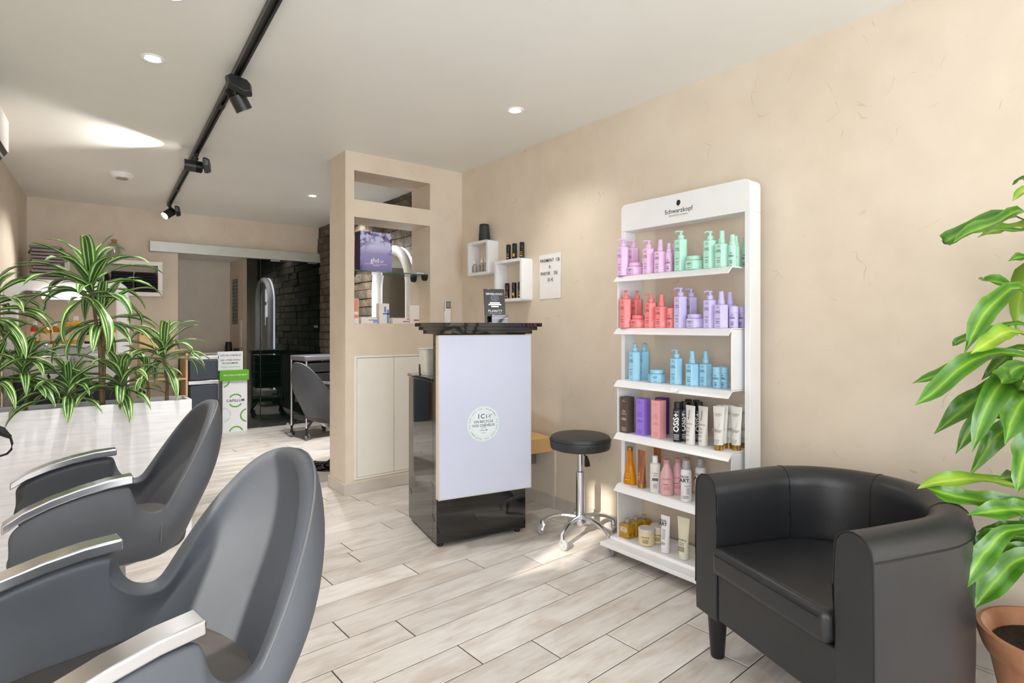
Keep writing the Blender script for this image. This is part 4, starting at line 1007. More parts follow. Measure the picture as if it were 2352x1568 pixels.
oil_box('dark purple oil carton behind the pink carton', 1521, 2.425, (106, 62, 150), (84, 46, 130))
M_can = plain('anthracite_can', (50, 50, 54), 0.3, 0.3, var=0.05)
def can(label, px, x, h=0.19):
    b = thing('aerosol_can', label, 'spray can', at(px, x, z), 0, 'black aerosol cans')
    part('body', 'canb', lambda: G().lathe([(0.019, 0), (0.0205, 0.002), (0.0205, 0.150), (0.0195, 0.156), (0.016, 0.160)], 24), M_can, b)
    part('cap', 'canc', lambda: G().lathe([(0.0165, 0.160), (0.0165, 0.187), (0.0155, 0.190), (0, 0.1905)], 22), M_blackmat, b)
    def pr():
        g = G().text('OSiS+', 0.036, 0.052, 0, bold=0.03).xf(Matrix.Rotation(PI / 2, 4, 'Z')).xf(T(0, 0.042, 0))
        return g.rect(0, 0.034, 0.026, 0.003).rect(0, 0.026, 0.026, 0.0022).rect(0, 0.020, 0.022, 0.0016).rect(0, 0.014, 0.026, 0.0016).rect(0.0, 0.145, 0.02, 0.0014)
    nrm = Vector((-0.93, -0.36, 0)).normalized()
    part('lettering', 'canl', pr, M_wprint, b, face_M(nrm * 0.0216, nrm), 0)
can('front black aerosol can with large vertical lettering', 1556, 2.318)
can('black aerosol can just behind the front lettered can', 1572, 2.36)
can('black aerosol can in the second row, nearest the two white tubes', 1590, 2.385)
can('black aerosol can in the second row, right of its neighbour', 1606, 2.405)
can('black aerosol can in the back row, left', 1581, 2.445)
can('black aerosol can in the back row, right', 1599, 2.455)
def tube_body(w, r, h, n=24, c=0.0):
    rings = []
    for t in (0, 0.1, 0.3, 0.5, 0.7, 0.85, 0.94, 1.0):
        rx = r + (w / 2 - r) * t ** 1.1; ry = r * (1 - t) + 0.0012 * t
        rings.append([(ry * math.cos(2 * PI * i / n), rx * math.sin(2 * PI * i / n), c + (h - c) * t) for i in range(n)])
    return G().loft(rings)
def squeeze_tube(name, label, loc, h, w, r, mat, capmat, caph, pr, prmat, turn=-0.15, group=None, extra=None, cat='tube'):
    b = thing(name, label, cat, loc, turn, group)
    obj('cap', G().lathe([(r * 0.96, 0), (r * 1.0, 0.001), (r * 1.0, caph), (r * .9, caph)], 22), capmat, b)
    obj('body', tube_body(w, r * 1.03, h, c=caph), mat, b)
    k = r * 0.62
    M = Matrix.Rotation(math.atan2(r - 0.0012, h - caph), 4, 'Y')   # lean the print with the tapering face
    obj('lettering', pr, prmat, b, M=M @ face_M((-r * 1.03 - 0.0012 - caph * 0.2, 0, 0), (-1, 0, 0)), angle=0)
    if extra:
        for nm, gg, mm in extra: obj(nm, gg, mm, b, M=M @ face_M((-r * 1.03 - 0.0014 - caph * 0.2, 0, 0), (-1, 0, 0)), angle=0)
    return b
M_tubew = plain('white_tube', (232, 230, 226), 0.35, var=0.015)
M_goldcap = plain('gold_cap', (186, 150, 84), 0.25, 0.8, var=0.05)
def pr_steam():
    g = G().text('SteamPod', 0.0125, 0, 0.095)
    for q, w_ in enumerate((.018, .026, 0, .026, .024, 0, .02, .024, 0, 0, .028, .026)):
        if w_: g.rect(0, 0.078 - q * 0.0055, w_, 0.0018)
    return g
bar = G().rect(0, 0.137, 0.003, 0.046)
for px, x, lb in ((1586, 2.312, 'front white smoothing tube with dark vertical stroke on the fourth shelf'), (1615, 2.335, 'rear white smoothing tube with dark vertical stroke, right of its twin')):
    squeeze_tube('smoothing_tube', lb, at(px, x, z), 0.182, 0.058, 0.0215, M_tubew, M_tubew, 0.025, pr_steam(), plain('grey_ink', (120, 116, 118), 0.6, var=0), group='white smoothing tubes', extra=[('stroke_print', bar, plain('plum_ink', (74, 52, 60), 0.5, var=0))])
def pr_gold():
    g = G().text("L'ORÉAL", 0.010, 0, 0.158).rect(0, 0.151, 0.024, 0.0018).text('fiber', 0.026, 0, 0.085)
    g.add([(-0.012, 0.06, 0), (-0.011, 0.06, 0), (0.014, 0.122, 0), (0.013, 0.122, 0)], [(0, 1, 2, 3)])
    for q in range(4): g.rect(0, 0.044 - q * 0.005, 0.03 - q * 0.003, 0.0016)
    return g
for px, x, lb in ((1651, 2.308, 'front white tube with gold cap on the fourth shelf'), (1659, 2.352, 'white tube with gold cap directly behind the front one'), (1674, 2.39, 'white tube with gold cap in the rear middle'), (1691, 2.365, 'white tube with gold cap near the right post'), (1711, 2.45, 'white tube with gold cap mostly hidden by the right post')):
    squeeze_tube('gold_capped_tube', lb, at(px, x, z), 0.194, 0.056, 0.020, M_tubew, M_goldcap, 0.024, pr_gold(), plain('warm_grey_ink', (150, 142, 130), 0.5, var=0), group='white tubes with gold caps', turn=0.05)
# --- fifth shelf
z = SZ[4] + 0.0005
M_amber = plain('amber_oil', (240, 158, 8), 0.12, trans=0.35, var=0.05, emit=(230, 120, 0), es=0.0)
ob = thing('oil_shampoo_bottle', 'amber tapered oil shampoo bottle, leftmost on the fifth shelf', 'bottle', at(1447, 2.33, z), 0.2)
def ov(rx, ry, zz, n=24): return [(ry * math.cos(2 * PI * i / n), rx * math.sin(2 * PI * i / n), zz) for i in range(n)]
obj('body', G().loft([ov(.034, .020, 0), ov(.037, .023, .004), ov(.035, .022, .03), ov(.024, .017, .09), ov(.0165, .0155, .12), ov(.015, .015, .172)]), M_amber, ob)
obj('cap', G().lathe([(0.0155, 0.172), (0.0155, 0.192), (0.014, 0.194), (0, 0.1945)], 20), M_goldcap, ob)
obj('stripe_print', G().rect(0.004, 0.145, 0.003, 0.075), plain('red_ink', (226, 70, 40), 0.5, var=0), ob, M=face_M((-0.0205, -0.003, 0), (-1, -0.3, 0)), angle=0)
obj('label_line', G().rect(0, 0.026, 0.028, 0.002), plain('pale_gold_ink', (250, 214, 140), 0.5, var=0), ob, M=face_M((-0.0235, 0.002, 0), (-1, -0.2, 0)), angle=0)
obj('label_print', G().arc(0, 0.05, 0.009, 0.010, 0, 2 * PI, 0, 20), plain('pale_gold_ink', (250, 214, 140), 0.5, var=0), ob, M=face_M((-0.0235, 0.002, 0), (-1, -0.2, 0)), angle=0)
M_bronze = plain('bronze_tube', (176, 108, 72), 0.3, 0.35, var=0.06)
strk = G().rect(0.003, 0.135, 0.0035, 0.06)
def pr_br():
    g = G().text('OIL', 0.012, 0, 0.07).rect(0, 0.058, 0.022, 0.002)
    for q in range(3): g.rect(0, 0.052 - q * 0.006, 0.02, 0.0015)
    return g
for px, x, lb, ht in ((1474, 2.325, 'front bronze tube with blue stroke on the fifth shelf', 0.19), (1510, 2.415, 'rear bronze tube with teal stroke behind the white bottle', 0.205)):
    squeeze_tube('bronze_tube', lb, at(px, x, z), ht, 0.056, 0.0205, M_bronze, M_goldcap, 0.022, pr_br(), plain('pale_gold_ink', (250, 214, 140), 0.5, var=0), group='bronze oil tubes', extra=[('stroke_print', strk, plain('blue_ink', (20, 120, 160), 0.5, var=0))])
wb_ = thing('white_developer_bottle', 'white bottle with printed label bars on the fifth shelf', 'bottle', at(1505, 2.315, z), 0)
obj('body', G().lathe([(0.025, 0), (0.0265, 0.003), (0.0265, 0.135), (0.024, 0.143), (0.0135, 0.148)], 26), M_tubew, wb_)
obj('cap', G().lathe([(0.014, 0.148), (0.0135, 0.178), (0.012, 0.18), (0, 0.1805)], 20), M_white, wb_)
g = G().text("L'ORÉAL", 0.008, 0, 0.098).text('oleo', 0.011, 0, 0.088)
for q in range(6): g.rect(-0.012 + q * 0.0048, 0.068, 0.0036, 0.014)
for q in range(4): g.rect(0, 0.045 - q * 0.006, 0.02, 0.0015)
obj('label_print', g, M_print, wb_, M=face_M(Vector((-0.8, -0.6, 0)) * 0.0272, (-0.8, -0.6, 0)), angle=0)
M_rose = plain('rose_plastic', (228, 178, 184), 0.3, var=0.03)
M_rosecap = plain('rose_cap', (204, 152, 156), 0.35, var=0.03)
for px, x, lb in ((1531.5, 2.325, 'front rose pink shampoo bottle on the fifth shelf'), (1556, 2.385, 'middle rose pink shampoo bottle on the fifth shelf'), (1577, 2.435, 'rear rose pink shampoo bottle behind the white mousse can')):
    b = thing('shampoo_bottle', lb, 'bottle', at(px, x, z), 0, 'rose pink shampoo bottles')
    part('body', 'rose', lambda: G().lathe([(0.029, 0), (0.032, 0.004), (0.0325, 0.02), (0.0325, 0.085), (0.030, 0.105), (0.021, 0.128), (0.0155, 0.142), (0.0145, 0.152)], 28), M_rose, b)
    part('cap', 'rosec', lambda: G().lathe([(0.0155, 0.152), (0.0165, 0.170), (0.015, 0.172), (0, 0.1725)], 22), M_rosecap, b)
    def pr():
        g = G().text('SERIE EXPERT', 0.0075, 0, 0.082).rect(-0.004, 0.056, 0.024, 0.003)
        for q in range(3): g.rect(0, 0.044 - q * 0.006, 0.03, 0.0014)
        return g
    nrm = Vector((-0.82, -0.57, 0))
    part('label_print', 'rosel', pr, plain('rose_ink', (190, 60, 90), 0.5, var=0), b, face_M(nrm * 0.0332, nrm), 0)
M_clearcap = plain('clear_cap', (226, 228, 228), 0.1, trans=0.7, var=0.0)
def mousse(label, px, x):
    b = thing('mousse_can', label, 'spray can', at(px, x, z), 0, 'white mousse cans')
    part('body', 'mou', lambda: G().lathe([(0.0235, 0), (0.025, 0.003), (0.025, 0.135), (0.023, 0.145), (0.018, 0.150)], 26), M_white, b)
    part('nozzle', 'moun', lambda: G().lathe([(0.009, 0.150), (0.011, 0.165), (0.008, 0.184), (0.004, 0.186)], 14), M_white, b)
    part('clear_cap', 'mouc', lambda: G().lathe([(0.0185, 0.151), (0.0185, 0.182), (0.014, 0.193), (0, 0.196)], 22), M_clearcap, b)
    def pr():
        g = G().text('TECNI', 0.013, -0.006, 0.118, bold=0.02).text('ART.', 0.024, -0.004, 0.100, bold=0.02).text('LIGHT', 0.010, 0.009, 0.075)
        for q in range(5): g.rect(0.010, 0.064 - q * 0.006, 0.014, 0.0015)
        return g.text("L'ORÉAL", 0.009, -0.002, 0.026).rect(-0.002, 0.019, 0.026, 0.002)
    nrm = Vector((-0.86, -0.5, 0)).normalized()
    part('lettering', 'moul', pr, M_print, b, face_M(nrm * 0.0257, nrm), 0)
mousse('front white mousse can with black lettering on the fifth shelf', 1576, 2.312)
mousse('rear white mousse can above the armchair back', 1609, 2.40)
# --- base tray
z = SZ[5] + 0.0005
M_honey = plain('honey_oil', (236, 180, 40), 0.08, trans=0.45, var=0.25, nscale=40)
for px, x, lb in ((1441, 2.325, 'front square bottle of honey coloured oil on the base tray'), (1460, 2.385, 'middle square bottle of honey coloured oil'), (1479, 2.445, 'rear square bottle of honey coloured oil')):
    b = thing('square_oil_bottle', lb, 'bottle', at(px, x, z), 0, 'square honey oil bottles'); s_ = 0.030
    obj('body', G().b(-s_, s_, -s_, s_, 0, 0.072), M_honey, b, bevel=0.005, seg=2)
    obj('cap', G().lathe([(0.012, 0.072), (0.012, 0.088), (0.0105, 0.094), (0, 0.0945)], 18), M_clearcap, b)
    lb_ = obj('label', G().rect(0, 0.045, 0.044, 0.024), plain('cream_label', (236, 214, 184), 0.6), b, M=face_M((-s_ - 0.0006, 0, 0), (-1, 0, 0)), angle=0)
    obj('lettering', G().text('SOURCE', 0.010, 0, 0.050, bold=0.01).rect(0, 0.041, 0.032, 0.0012).rect(0, 0.038, 0.028, 0.0012), M_print, lb_, M=T(0, 0, 0.0004), angle=0)
    g = G(); rq = random.Random(int(px))
    for q in range(9):
        u, v_ = rq.uniform(-.022, .022), rq.uniform(.008, .03); a = rq.uniform(0.6, 2.4); L_ = rq.uniform(.008, .018)
        g.tube([(u, -s_ - 0.0008, v_), (u + L_ * math.cos(a), -s_ - 0.0008, v_ + L_ * math.sin(a))], 0.0009, 4)
    obj('herb_sprigs', g, plain('dark_herb', (74, 66, 18), 0.7), b)['kind'] = 'stuff'
M_cream = plain('cream_mask', (232, 210, 172), 0.3, var=0.03)
for px, x, lb in ((1485, 2.325, 'front round cream jar with clear lid on the base tray'), (1512, 2.40, 'rear round cream jar behind the white tube')):
    b = thing('round_jar', lb, 'jar', at(px, x, z), 0, 'round cream jars')
    part('body', 'rj', lambda: G().lathe([(0.038, 0), (0.041, 0.003), (0.041, 0.060), (0.040, 0.062)], 32), M_cream, b)
    part('lid', 'rl', lambda: G().lathe([(0.0418, 0.062), (0.0418, 0.079), (0.040, 0.082), (0, 0.0825)], 32), plain('frosted_lid', (214, 208, 198), 0.25, var=0.02), b)
    def pr():
        g = G().text('SOURCE', 0.0105, 0, 0.044, bold=0.01)
        for q in range(4): g.rect(0, 0.032 - q * 0.005, 0.032 - 0.005 * (q % 2), 0.0016)
        return g
    nrm = Vector((-0.86, -0.5, 0)).normalized()
    part('lettering', 'rjl', pr, M_print, b, face_M(nrm * 0.0424, nrm), 0)
def pr_art():
    g = G().text('TECNI', 0.012, -0.008, 0.150, bold=0.02).text('ART', 0.022, -0.008, 0.134, bold=0.02).text('FIX', 0.011, 0.0, 0.105, bold=0.01)
    for q in range(6): g.rect(0, 0.095 - q * 0.006, 0.016, 0.0014)
    return g.text("L'ORÉAL", 0.008, -0.003, 0.045).rect(-0.003, 0.039, 0.022, 0.0018)
squeeze_tube('styling_tube', 'white styling tube with black lettering on the base tray', at(1528.5, 2.315, z), 0.178, 0.05, 0.021, M_white, M_white, 0.022, pr_art(), M_print, turn=0.1)
def pr_src():
    g = G().text('SOURCE', 0.013, 0, 0.088, bold=0.01).rect(0, 0.074, 0.028, 0.002).rect(0, 0.066, 0.026, 0.002)
    for q in range(4): g.rect(0, 0.055 - q * 0.006, 0.032, 0.0026)
    return g
squeeze_tube('cream_tube', 'tall pale translucent cream tube on the base tray beside the armchair', at(1570, 2.318, z), 0.195, 0.066, 0.0225, plain('pale_cream_tube', (228, 224, 200), 0.25, var=0.02), plain('frosted_cap', (222, 224, 220), 0.3), 0.012, pr_src(), plain('olive_ink', (92, 92, 60), 0.5, var=0), turn=0.05)
# ================================================================== CEILING FITTINGS
M_lamp = plain('lamp_glow', (255, 250, 240), 0.5, var=0, emit=(255, 246, 232), es=16)
zc_ = CEIL
for k, (px, py, lb, tilt_) in enumerate(((351, 134, 'recessed ceiling spotlight left of the black track', 0), (1183, 253, 'recessed ceiling spotlight near the right wall', 0), (718, 449, 'small recessed ceiling spotlight beside the partition', 0), (395, -14, 'recessed ceiling spotlight cut by the top picture edge', 0))):
    p = onZ(px, py, CEIL)
    d = thing('downlight', lb, 'ceiling light', (p.x, p.y, CEIL), 0, 'recessed ceiling spotlights')
    obj('trim_ring', G().lathe([(0.030, -0.001), (0.034, -0.004), (0.046, -0.006), (0.052, -0.003), (0.053, -0.0002), (0.030, -0.0002)], 36), M_white, d)
    obj('inner_ring', G().tube([(0.0375 * math.cos(2 * PI * i / 36), 0.0375 * math.sin(2 * PI * i / 36), -0.0062) for i in range(37)], 0.0012, 6), M_steel, d)
    obj('lamp_face', G().lathe([(0.0, -0.0052), (0.029, -0.0052), (0.030, -0.002)], 28), M_lamp, d)
    l = lamp('downlight_beam', 'SPOT', (0, 0, -0.012), (66, 30, 150, 44)[k], (1, 0.97, 0.93), direction=(0, 0, -1), spot_size=math.radians(120), spot_blend=0.9, shadow_soft_size=0.03)
    l.parent = d
for x_, y_, lb in ((2.0, 5.09, 'recessed spotlight behind the partition near its top opening'), (2.31, 5.83, 'recessed spotlight above the salon trolley')):
    d = thing('downlight', lb, 'ceiling light', (x_, y_, CEIL), 0, 'recessed ceiling spotlights')  # extra lamps added out of sight to brighten the rear
    obj('trim_ring', G().lathe([(0.030, -0.001), (0.034, -0.004), (0.046, -0.006), (0.052, -0.003), (0.053, -0.0002), (0.030, -0.0002)], 36), M_white, d)
    obj('lamp_face', G().lathe([(0.0, -0.0052), (0.029, -0.0052), (0.030, -0.002)], 28), M_lamp, d)
    l = lamp('downlight_beam', 'SPOT', (0, 0, -0.012), 62, (1, 0.97, 0.93), direction=(0, 0, -1), spot_size=math.radians(130), spot_blend=0.9, shadow_soft_size=0.03); l.parent = d
p = onZ(280, 399, CEIL)
vt = thing('ceiling_vent', 'round white ceiling vent with slats near the back corner', 'vent', (p.x, p.y, CEIL))
obj('dome', G().lathe([(0.085, -0.0002), (0.084, -0.010), (0.062, -0.034), (0.055, -0.036)], 36), M_white, vt)
for i in range(5): obj('slat', G().box((0, -0.04 + i * 0.02, -0.038), (0.085 - abs(i - 2) * 0.014, 0.006, 0.010), m=Matrix.Rotation(0.6, 4, 'X')), plain('vent_shadow_grey', (150, 146, 138), 0.6), vt)  # slats in a darker grey than the dome
# black lighting track with its spots
t0, t1 = onZ(640, -30, CEIL), onZ(384, 478, CEIL)
t0, t1 = Vector((0.60, 1.7, CEIL)), Vector((0.815, 6.55, CEIL))
ptk = [onZ(632, 0, CEIL - .02), onZ(445, 390, CEIL - .02), onZ(388, 470, CEIL - .02)]
dirv = (ptk[2] - ptk[0]); dirv.z = 0; dirv.normalize()
t1 = Vector((ptk[2].x, ptk[2].y, CEIL)); t0 = t1 - dirv * 5.1
ang = math.atan2(dirv.y, dirv.x); Lt = 5.1
tk = thing('lighting_track', 'long black ceiling lighting track running to the back wall', 'track', t0, ang)
obj('rail', G().loft([[(x, y, z) for y, z in ((-0.018, 0), (-0.018, -0.034), (-0.008, -0.034), (-0.008, -0.012), (0.008, -0.012), (0.008, -0.034), (0.018, -0.034), (0.018, 0))] for x in (0, Lt)]), M_track, tk, bevel=0.0015)
obj('conductor', G().b(0.01, Lt - 0.01, -0.0075, 0.0075, -0.016, -0.0125), plain('track_slot', (58, 56, 52), 0.5), tk)
obj('end_cap', G().b(Lt, Lt + 0.008, -0.019, 0.019, -0.036, 0), M_track, tk, bevel=0.002)
for x in (1.9, 3.1, 4.25): obj('joint_plate', G().b(x, x + 0.07, -0.0185, 0.0185, -0.0352, -0.033), M_blackmat, tk)
def spot(label, s, aim, side, power, cone=60):
    """spot head hanging under the rail: adapter, gear box, ribbed can"""
    P = t0 + dirv * s; P = Vector((P.x, P.y, CEIL - 0.0345))
    o = thing('track_spotlight', label, 'spotlight', P, 0, 'black track spotlights')
    obj('adapter', G().b(-0.014, 0.014, -0.03, 0.03, -0.012, 0).xf(RZ(ang + PI / 2)).cyl((0, 0, -0.012), (0, 0, -0.052), 0.011).cyl((0, 0, -0.026), (0, 0, -0.034), 0.016), M_blackmat, o)
    a = Vector(aim).normalized(); up = Vector((0, 0, 1)); sd = Vector(side).normalized()
    c = Vector((0, 0, -0.085)); q = a.to_track_quat('Z', 'Y').to_matrix().to_4x4(); q.translation = c
    obj('can', G().lathe([(0.037, 0.0), (0.040, 0.002), (0.040, 0.075), (0.037, 0.075), (0.036, 0.062), (0, 0.06)], 28), M_track, o, M=q)
    g = G()
    for i in range(22):
        b_ = 2 * PI * i / 22; g.box((0.033 * math.cos(b_), 0.033 * math.sin(b_), -0.018), (0.014, 0.003, 0.034), rz=b_)
    g.lathe([(0.028, -0.036), (0.028, 0)], 16); g.lathe([(0.034, -0.040), (0.036, -0.035), (0.03, -0.034)], 20)
    fn = obj('cooling_fins', g, M_blackmat, o, M=q); fn['kind'] = 'stuff'
    obj('lens', G().lathe([(0, 0.061), (0.034, 0.061), (0.034, 0.063), (0, 0.0635)], 24), M_lamp, o, M=q)
    # gear box beside the can
    qb = face_M(c + sd * 0.048 + Vector((0, 0, 0.012)), sd)
    sh_ = [(-0.055, 0.036), (-0.035, 0.050), (0.045, 0.030), (0.06, 0.01), (0.062, -0.038), (0.03, -0.046), (-0.045, -0.012)]
    obj('gear_box', G().loft([[(x, y, 0) for x, y in sh_], [(x, y, 0.018) for x, y in sh_], [(x * .82, y * .82, 0.04) for x, y in sh_]]), M_track, o, bevel=0.003, M=qb)
    obj('pivot', G().cyl(c, c + sd * 0.05, 0.012), M_blackmat, o)
    l = lamp('spot_beam', 'SPOT', c + a * 0.075, power, (1, 0.95, 0.90), direction=aim, spot_size=math.radians(cone), spot_blend=0.7, shadow_soft_size=0.012); l.parent = o
    return o
def s_at(px, py):
    p = onZ(px, py, CEIL - 0.035); return (Vector((p.x, p.y, 0)) - Vector((t0.x, t0.y, 0))).dot(dirv)
spot('large black track spotlight nearest the camera', s_at(549, 180), (0.55, 0.14, -0.9), (-0.1, -0.94, 0.2), 22)
spot('middle black track spotlight aimed along the ceiling at the left wall', s_at(458, 356), (-1.0, 0.05, 0.035), (0.9, -0.3, 0), 42, 84)
spot('lit black track spotlight at the far end of the track', Lt - 0.12, (-0.72, -0.45, -0.62), (0.85, -0.2, 0.1), 70)

# ---------- air conditioner on the left wall
ya, yb = 3.44, 4.27; aa = math.atan(0.057)
acu = thing('air_conditioner', 'white wall air conditioner high on the left, cut by the picture edge', 'air conditioner', (xl(yb), yb, 2.10), -aa)
Lz = yb - ya
obj('casing', G().loft([[(x, y, z) for x, z in ((0.0, 0.0), (0.17, 0.02), (0.205, 0.07), (0.205, 0.245), (0.0, 0.25))] for y in (-Lz, 0.0)]), plain('ac_white', (214, 212, 206), 0.35, var=0.01), acu, bevel=0.006)
obj('outlet', G().loft([[(x, y, z) for x, z in ((0.05, -0.012), (0.17, 0.012), (0.203, 0.062), (0.19, 0.07), (0.05, 0.02))] for y in (-Lz + 0.04, -0.02)]), M_blackmat, acu)
for k in range(2): obj('louvre', G().box((0.12 + 0.045 * k, -Lz / 2, -0.008 + 0.03 * k), (0.05, Lz - 0.07, 0.006), m=Matrix.Rotation(-0.5, 4, 'Y')), plain('louvre_grey', (170, 164, 150), 0.4), acu, bevel=0.002)

# ================================================================== WASH AREA BEHIND THE PLANTER
xw = xl(5.5) + 0.06
wu = thing('wash_station', 'white backwash station with arched frame and two basins behind the plants', 'wash station', (0.02, 5.5, 0))
ax0, ax1, zt1 = onY(15, 650, 5.6).x - 0.02, onY(303, 650, 5.6).x - 0.02, onY(200, 646, 5.6).z
def arch_box(i):
    x0, x1, zt = ax0 + i, ax1 - i, zt1 - i; r = 0.09 - i * 0.5
    return [(x0, 0.02), (x0, 0.8), (x0, zt - r)] + [(x0 + r - r * math.cos(a), zt - r + r * math.sin(a)) for a in [PI / 2 * k / 6 for k in range(1, 7)]] + [(x1 - r + r * math.sin(a), zt - r + r * math.cos(a)) for a in [PI / 2 * k / 6 for k in range(0, 7)]] + [(x1, 0.8), (x1, 0.02)]
A_, B_ = arch_box(0), arch_box(0.085); rings = []
for (x0, z0_), (x1, z1_) in zip(A_, B_): rings.append([(x0 - 0.02, 0.06, z0_), (x1 - 0.02, 0.06, z1_), (x1 - 0.02, 0.16, z1_), (x0 - 0.02, 0.16, z0_)])
obj('arch_frame', G().loft(rings), M_white, wu, bevel=0.012)
obj('light_bar', G().b(-0.16, 0.12, 0.02, 0.06, zt1 - 0.15, zt1 - 0.085), plain('lit_bar', (250, 250, 252), 0.4, var=0, emit=(250, 250, 255), es=4), wu, bevel=0.01)
obj('ledge', G().b(ax0 + 0.07, ax1 - 0.11, -0.13, 0.06, 1.035, 1.06), M_white, wu, bevel=0.004)
obj('back_board', G().b(ax0 + 0.07, ax1 - 0.11, -0.03, 0.06, 0.3, 1.035), M_white, wu)
for k, xc in enumerate((-0.15, 0.19)):
    rg = []
    for sc_, z_ in ((0.55, 0.70), (0.85, 0.78), (1.0, 0.95), (1.02, 0.985), (0.94, 0.99), (0.85, 0.95), (0.6, 0.83), (0.2, 0.80)):
        rg.append([(xc + 0.165 * sc_ * math.cos(2 * PI * i / 28), -0.30 + 0.19 * sc_ * math.sin(2 * PI * i / 28), z_) for i in range(28)])
    bs = obj('basin', G().loft(rg), plain('basin_ceramic', (236, 236, 238), 0.12, var=0.0), wu)
    obj('tap', G().tube([(xc + 0.02, -0.14, 0.99), (xc + 0.02, -0.15, 1.06), (xc + 0.02, -0.19, 1.075), (xc + 0.02, -0.23, 1.05)], 0.011, 8), M_chrome, bs)
    obj('seat', G().b(xc - 0.15, xc + 0.15, -0.85, -0.40, 0.30, 0.46), plain('dark_wash_seat', (38, 40, 46), 0.45), wu, bevel=0.03, seg=3)
    obj('seat_back', G().b(xc - 0.15, xc + 0.15, -0.45, -0.36, 0.46, 0.85), plain('dark_wash_seat', (38, 40, 46), 0.45), wu, bevel=0.03, seg=3)
    obj('pedestal', G().b(xc - 0.12, xc + 0.12, -0.8, -0.1, 0.0, 0.30), M_white, wu, bevel=0.01)
AM, YE = (228, 150, 30), (222, 178, 60)
for k, (px, col, hgt, r, lb) in enumerate(((80, (206, 60, 40), 0.17, 0.026, 'reddish bottle on the wash station ledge'), (104, (216, 168, 44), 0.15, 0.032, 'yellow bottle left on the wash station ledge'), (127, (214, 120, 30), 0.16, 0.026, 'orange bottle on the wash station ledge'), (152, (232, 180, 50), 0.20, 0.03, 'tall amber bottle on the wash station ledge'),
                                            (175, (238, 190, 70), 0.21, 0.034, 'large honey bottle on the wash station ledge'), (205, (40, 38, 40), 0.12, 0.032, 'black jar on the wash station ledge'), (230, (206, 190, 160), 0.16, 0.026, 'pale bottle on the wash station ledge'), (256, (222, 150, 40), 0.15, 0.03, 'amber bottle right on the wash station ledge'))):
    p = onY(px, 780, 5.43)
    b = thing('shampoo_bottle' if hgt > .13 else 'product_jar', lb, 'bottle', (p.x - 0.0, 5.43, 1.0605), 0, 'bottles on the wash station ledge')
    obj('body', G().lathe([(r * .95, 0), (r, 0.004), (r, hgt * 0.7), (r * 0.5, hgt * 0.82), (r * .4, hgt * .84)], 18), plain('wash_%d_%d_%d' % col, col, 0.2, trans=0.2), b)
    obj('cap', G().lathe([(r * 0.45, hgt * .84), (r * .45, hgt), (0, hgt)], 14), M_goldcap if k % 2 else M_white, b)
    obj('label', G().arc(0, 0, r * 1.02, r * 1.03, PI * 1.1, PI * 1.9, 0, 8).v and G().loft([[(r * 1.015 * math.cos(a), r * 1.015 * math.sin(a), z_) for a in [PI * (1.1 + .8 * i / 8) for i in range(9)]] for z_ in (hgt * .15, hgt * .55)], False, False, False), plain('cream_label', (236, 214, 184), 0.6), b)
# towels: grey stack on a small shelf, black stacks in the white box shelf
def fold_towel(name, label, loc, w_, d_, h_, mat, group, rot=0.0, seed=0):
    r_ = random.Random(seed); g = G(); n = 3
    rings = []
    for i in range(9):
        x = -w_ / 2 + w_ * i / 8; dz = 0.004 * math.sin(i * 1.7 + seed) + r_.uniform(-.002, .002)
        sec = [(-d_ / 2, 0.001), (-d_ / 2 - 0.004, h_ * 0.5), (-d_ / 2, h_ - 0.001), (0, h_ + dz), (d_ / 2, h_ - 0.001), (d_ / 2, 0.001), (0, 0.0005)]
        rings.append([(x, y, z_) for y, z_ in sec])
    g.loft(rings)
    o = thing(name, label, 'towel', loc, rot, group)
    obj('folds', g, mat, o, angle=50)
    obj('fold_edge', G().tube([(-w_ / 2, -d_ / 2 - 0.005, h_ * 0.5), (0, -d_ / 2 - 0.006, h_ * 0.5), (w_ / 2, -d_ / 2 - 0.005, h_ * 0.5)], h_ * 0.3, 6), mat, o)
    return o
M_gt = plain('grey_towel', (150, 142, 140), 0.9, var=0.12, bump=0.6, nscale=25)
M_bt = plain('black_towel', (32, 29, 36), 0.9, var=0.3, bump=0.6, nscale=25)
ordn = ['lowest', 'second', 'third', 'fourth', 'fifth', 'sixth', 'seventh', 'eighth', 'ninth', 'tenth', 'topmost']
pz = 1.58; by_ = 6.945
tsx = (onY(58, 600, 6.55).x + onY(150, 600, 6.55).x) / 2
tsf = thing('towel_shelf', 'small white corner shelf carrying the grey towel stack', 'shelf', (tsx, 6.7, pz))
obj('board', G().b(xl(6.55) - tsx + 0.006, 0.13, -0.20, by_ - 6.7, -0.03, -0.0005), M_white, tsf, bevel=0.003)
obj('bracket', G().b(-0.1, -0.08, 0.2, YB - 6.7, -0.12, -0.03), M_white, tsf)
for i in range(11):
    fold_towel('grey_towel', ordn[i] + ' folded grey towel in the stack left of the white shelf', (tsx + 0.012 * math.sin(i * 1.9) + 0.01, 6.66, pz + 0.0305 * i), 0.22, 0.30, 0.0245, M_gt, 'stack of grey towels', 0.12 * math.sin(i * 2.3), i)
bx0, bx1, by0 = onY(148, 600, 6.95).x, onY(373.5, 640, 6.95).x, 6.95
bz1, bz0 = onY(373.5, 602, 6.95).z, onY(373.5, 681, 6.95).z
bsf = thing('box_shelf', 'long white rectangular wall shelf holding black towels', 'wall shelf', ((bx0 + bx1) / 2, YB, (bz0 + bz1) / 2))
hw, hh_, t_ = (bx1 - bx0) / 2, (bz1 - bz0) / 2, 0.042
obj('top_board', G().b(-hw, hw, by0 - YB, 0, hh_ - t_, hh_), M_offwhite, bsf, bevel=0.002)
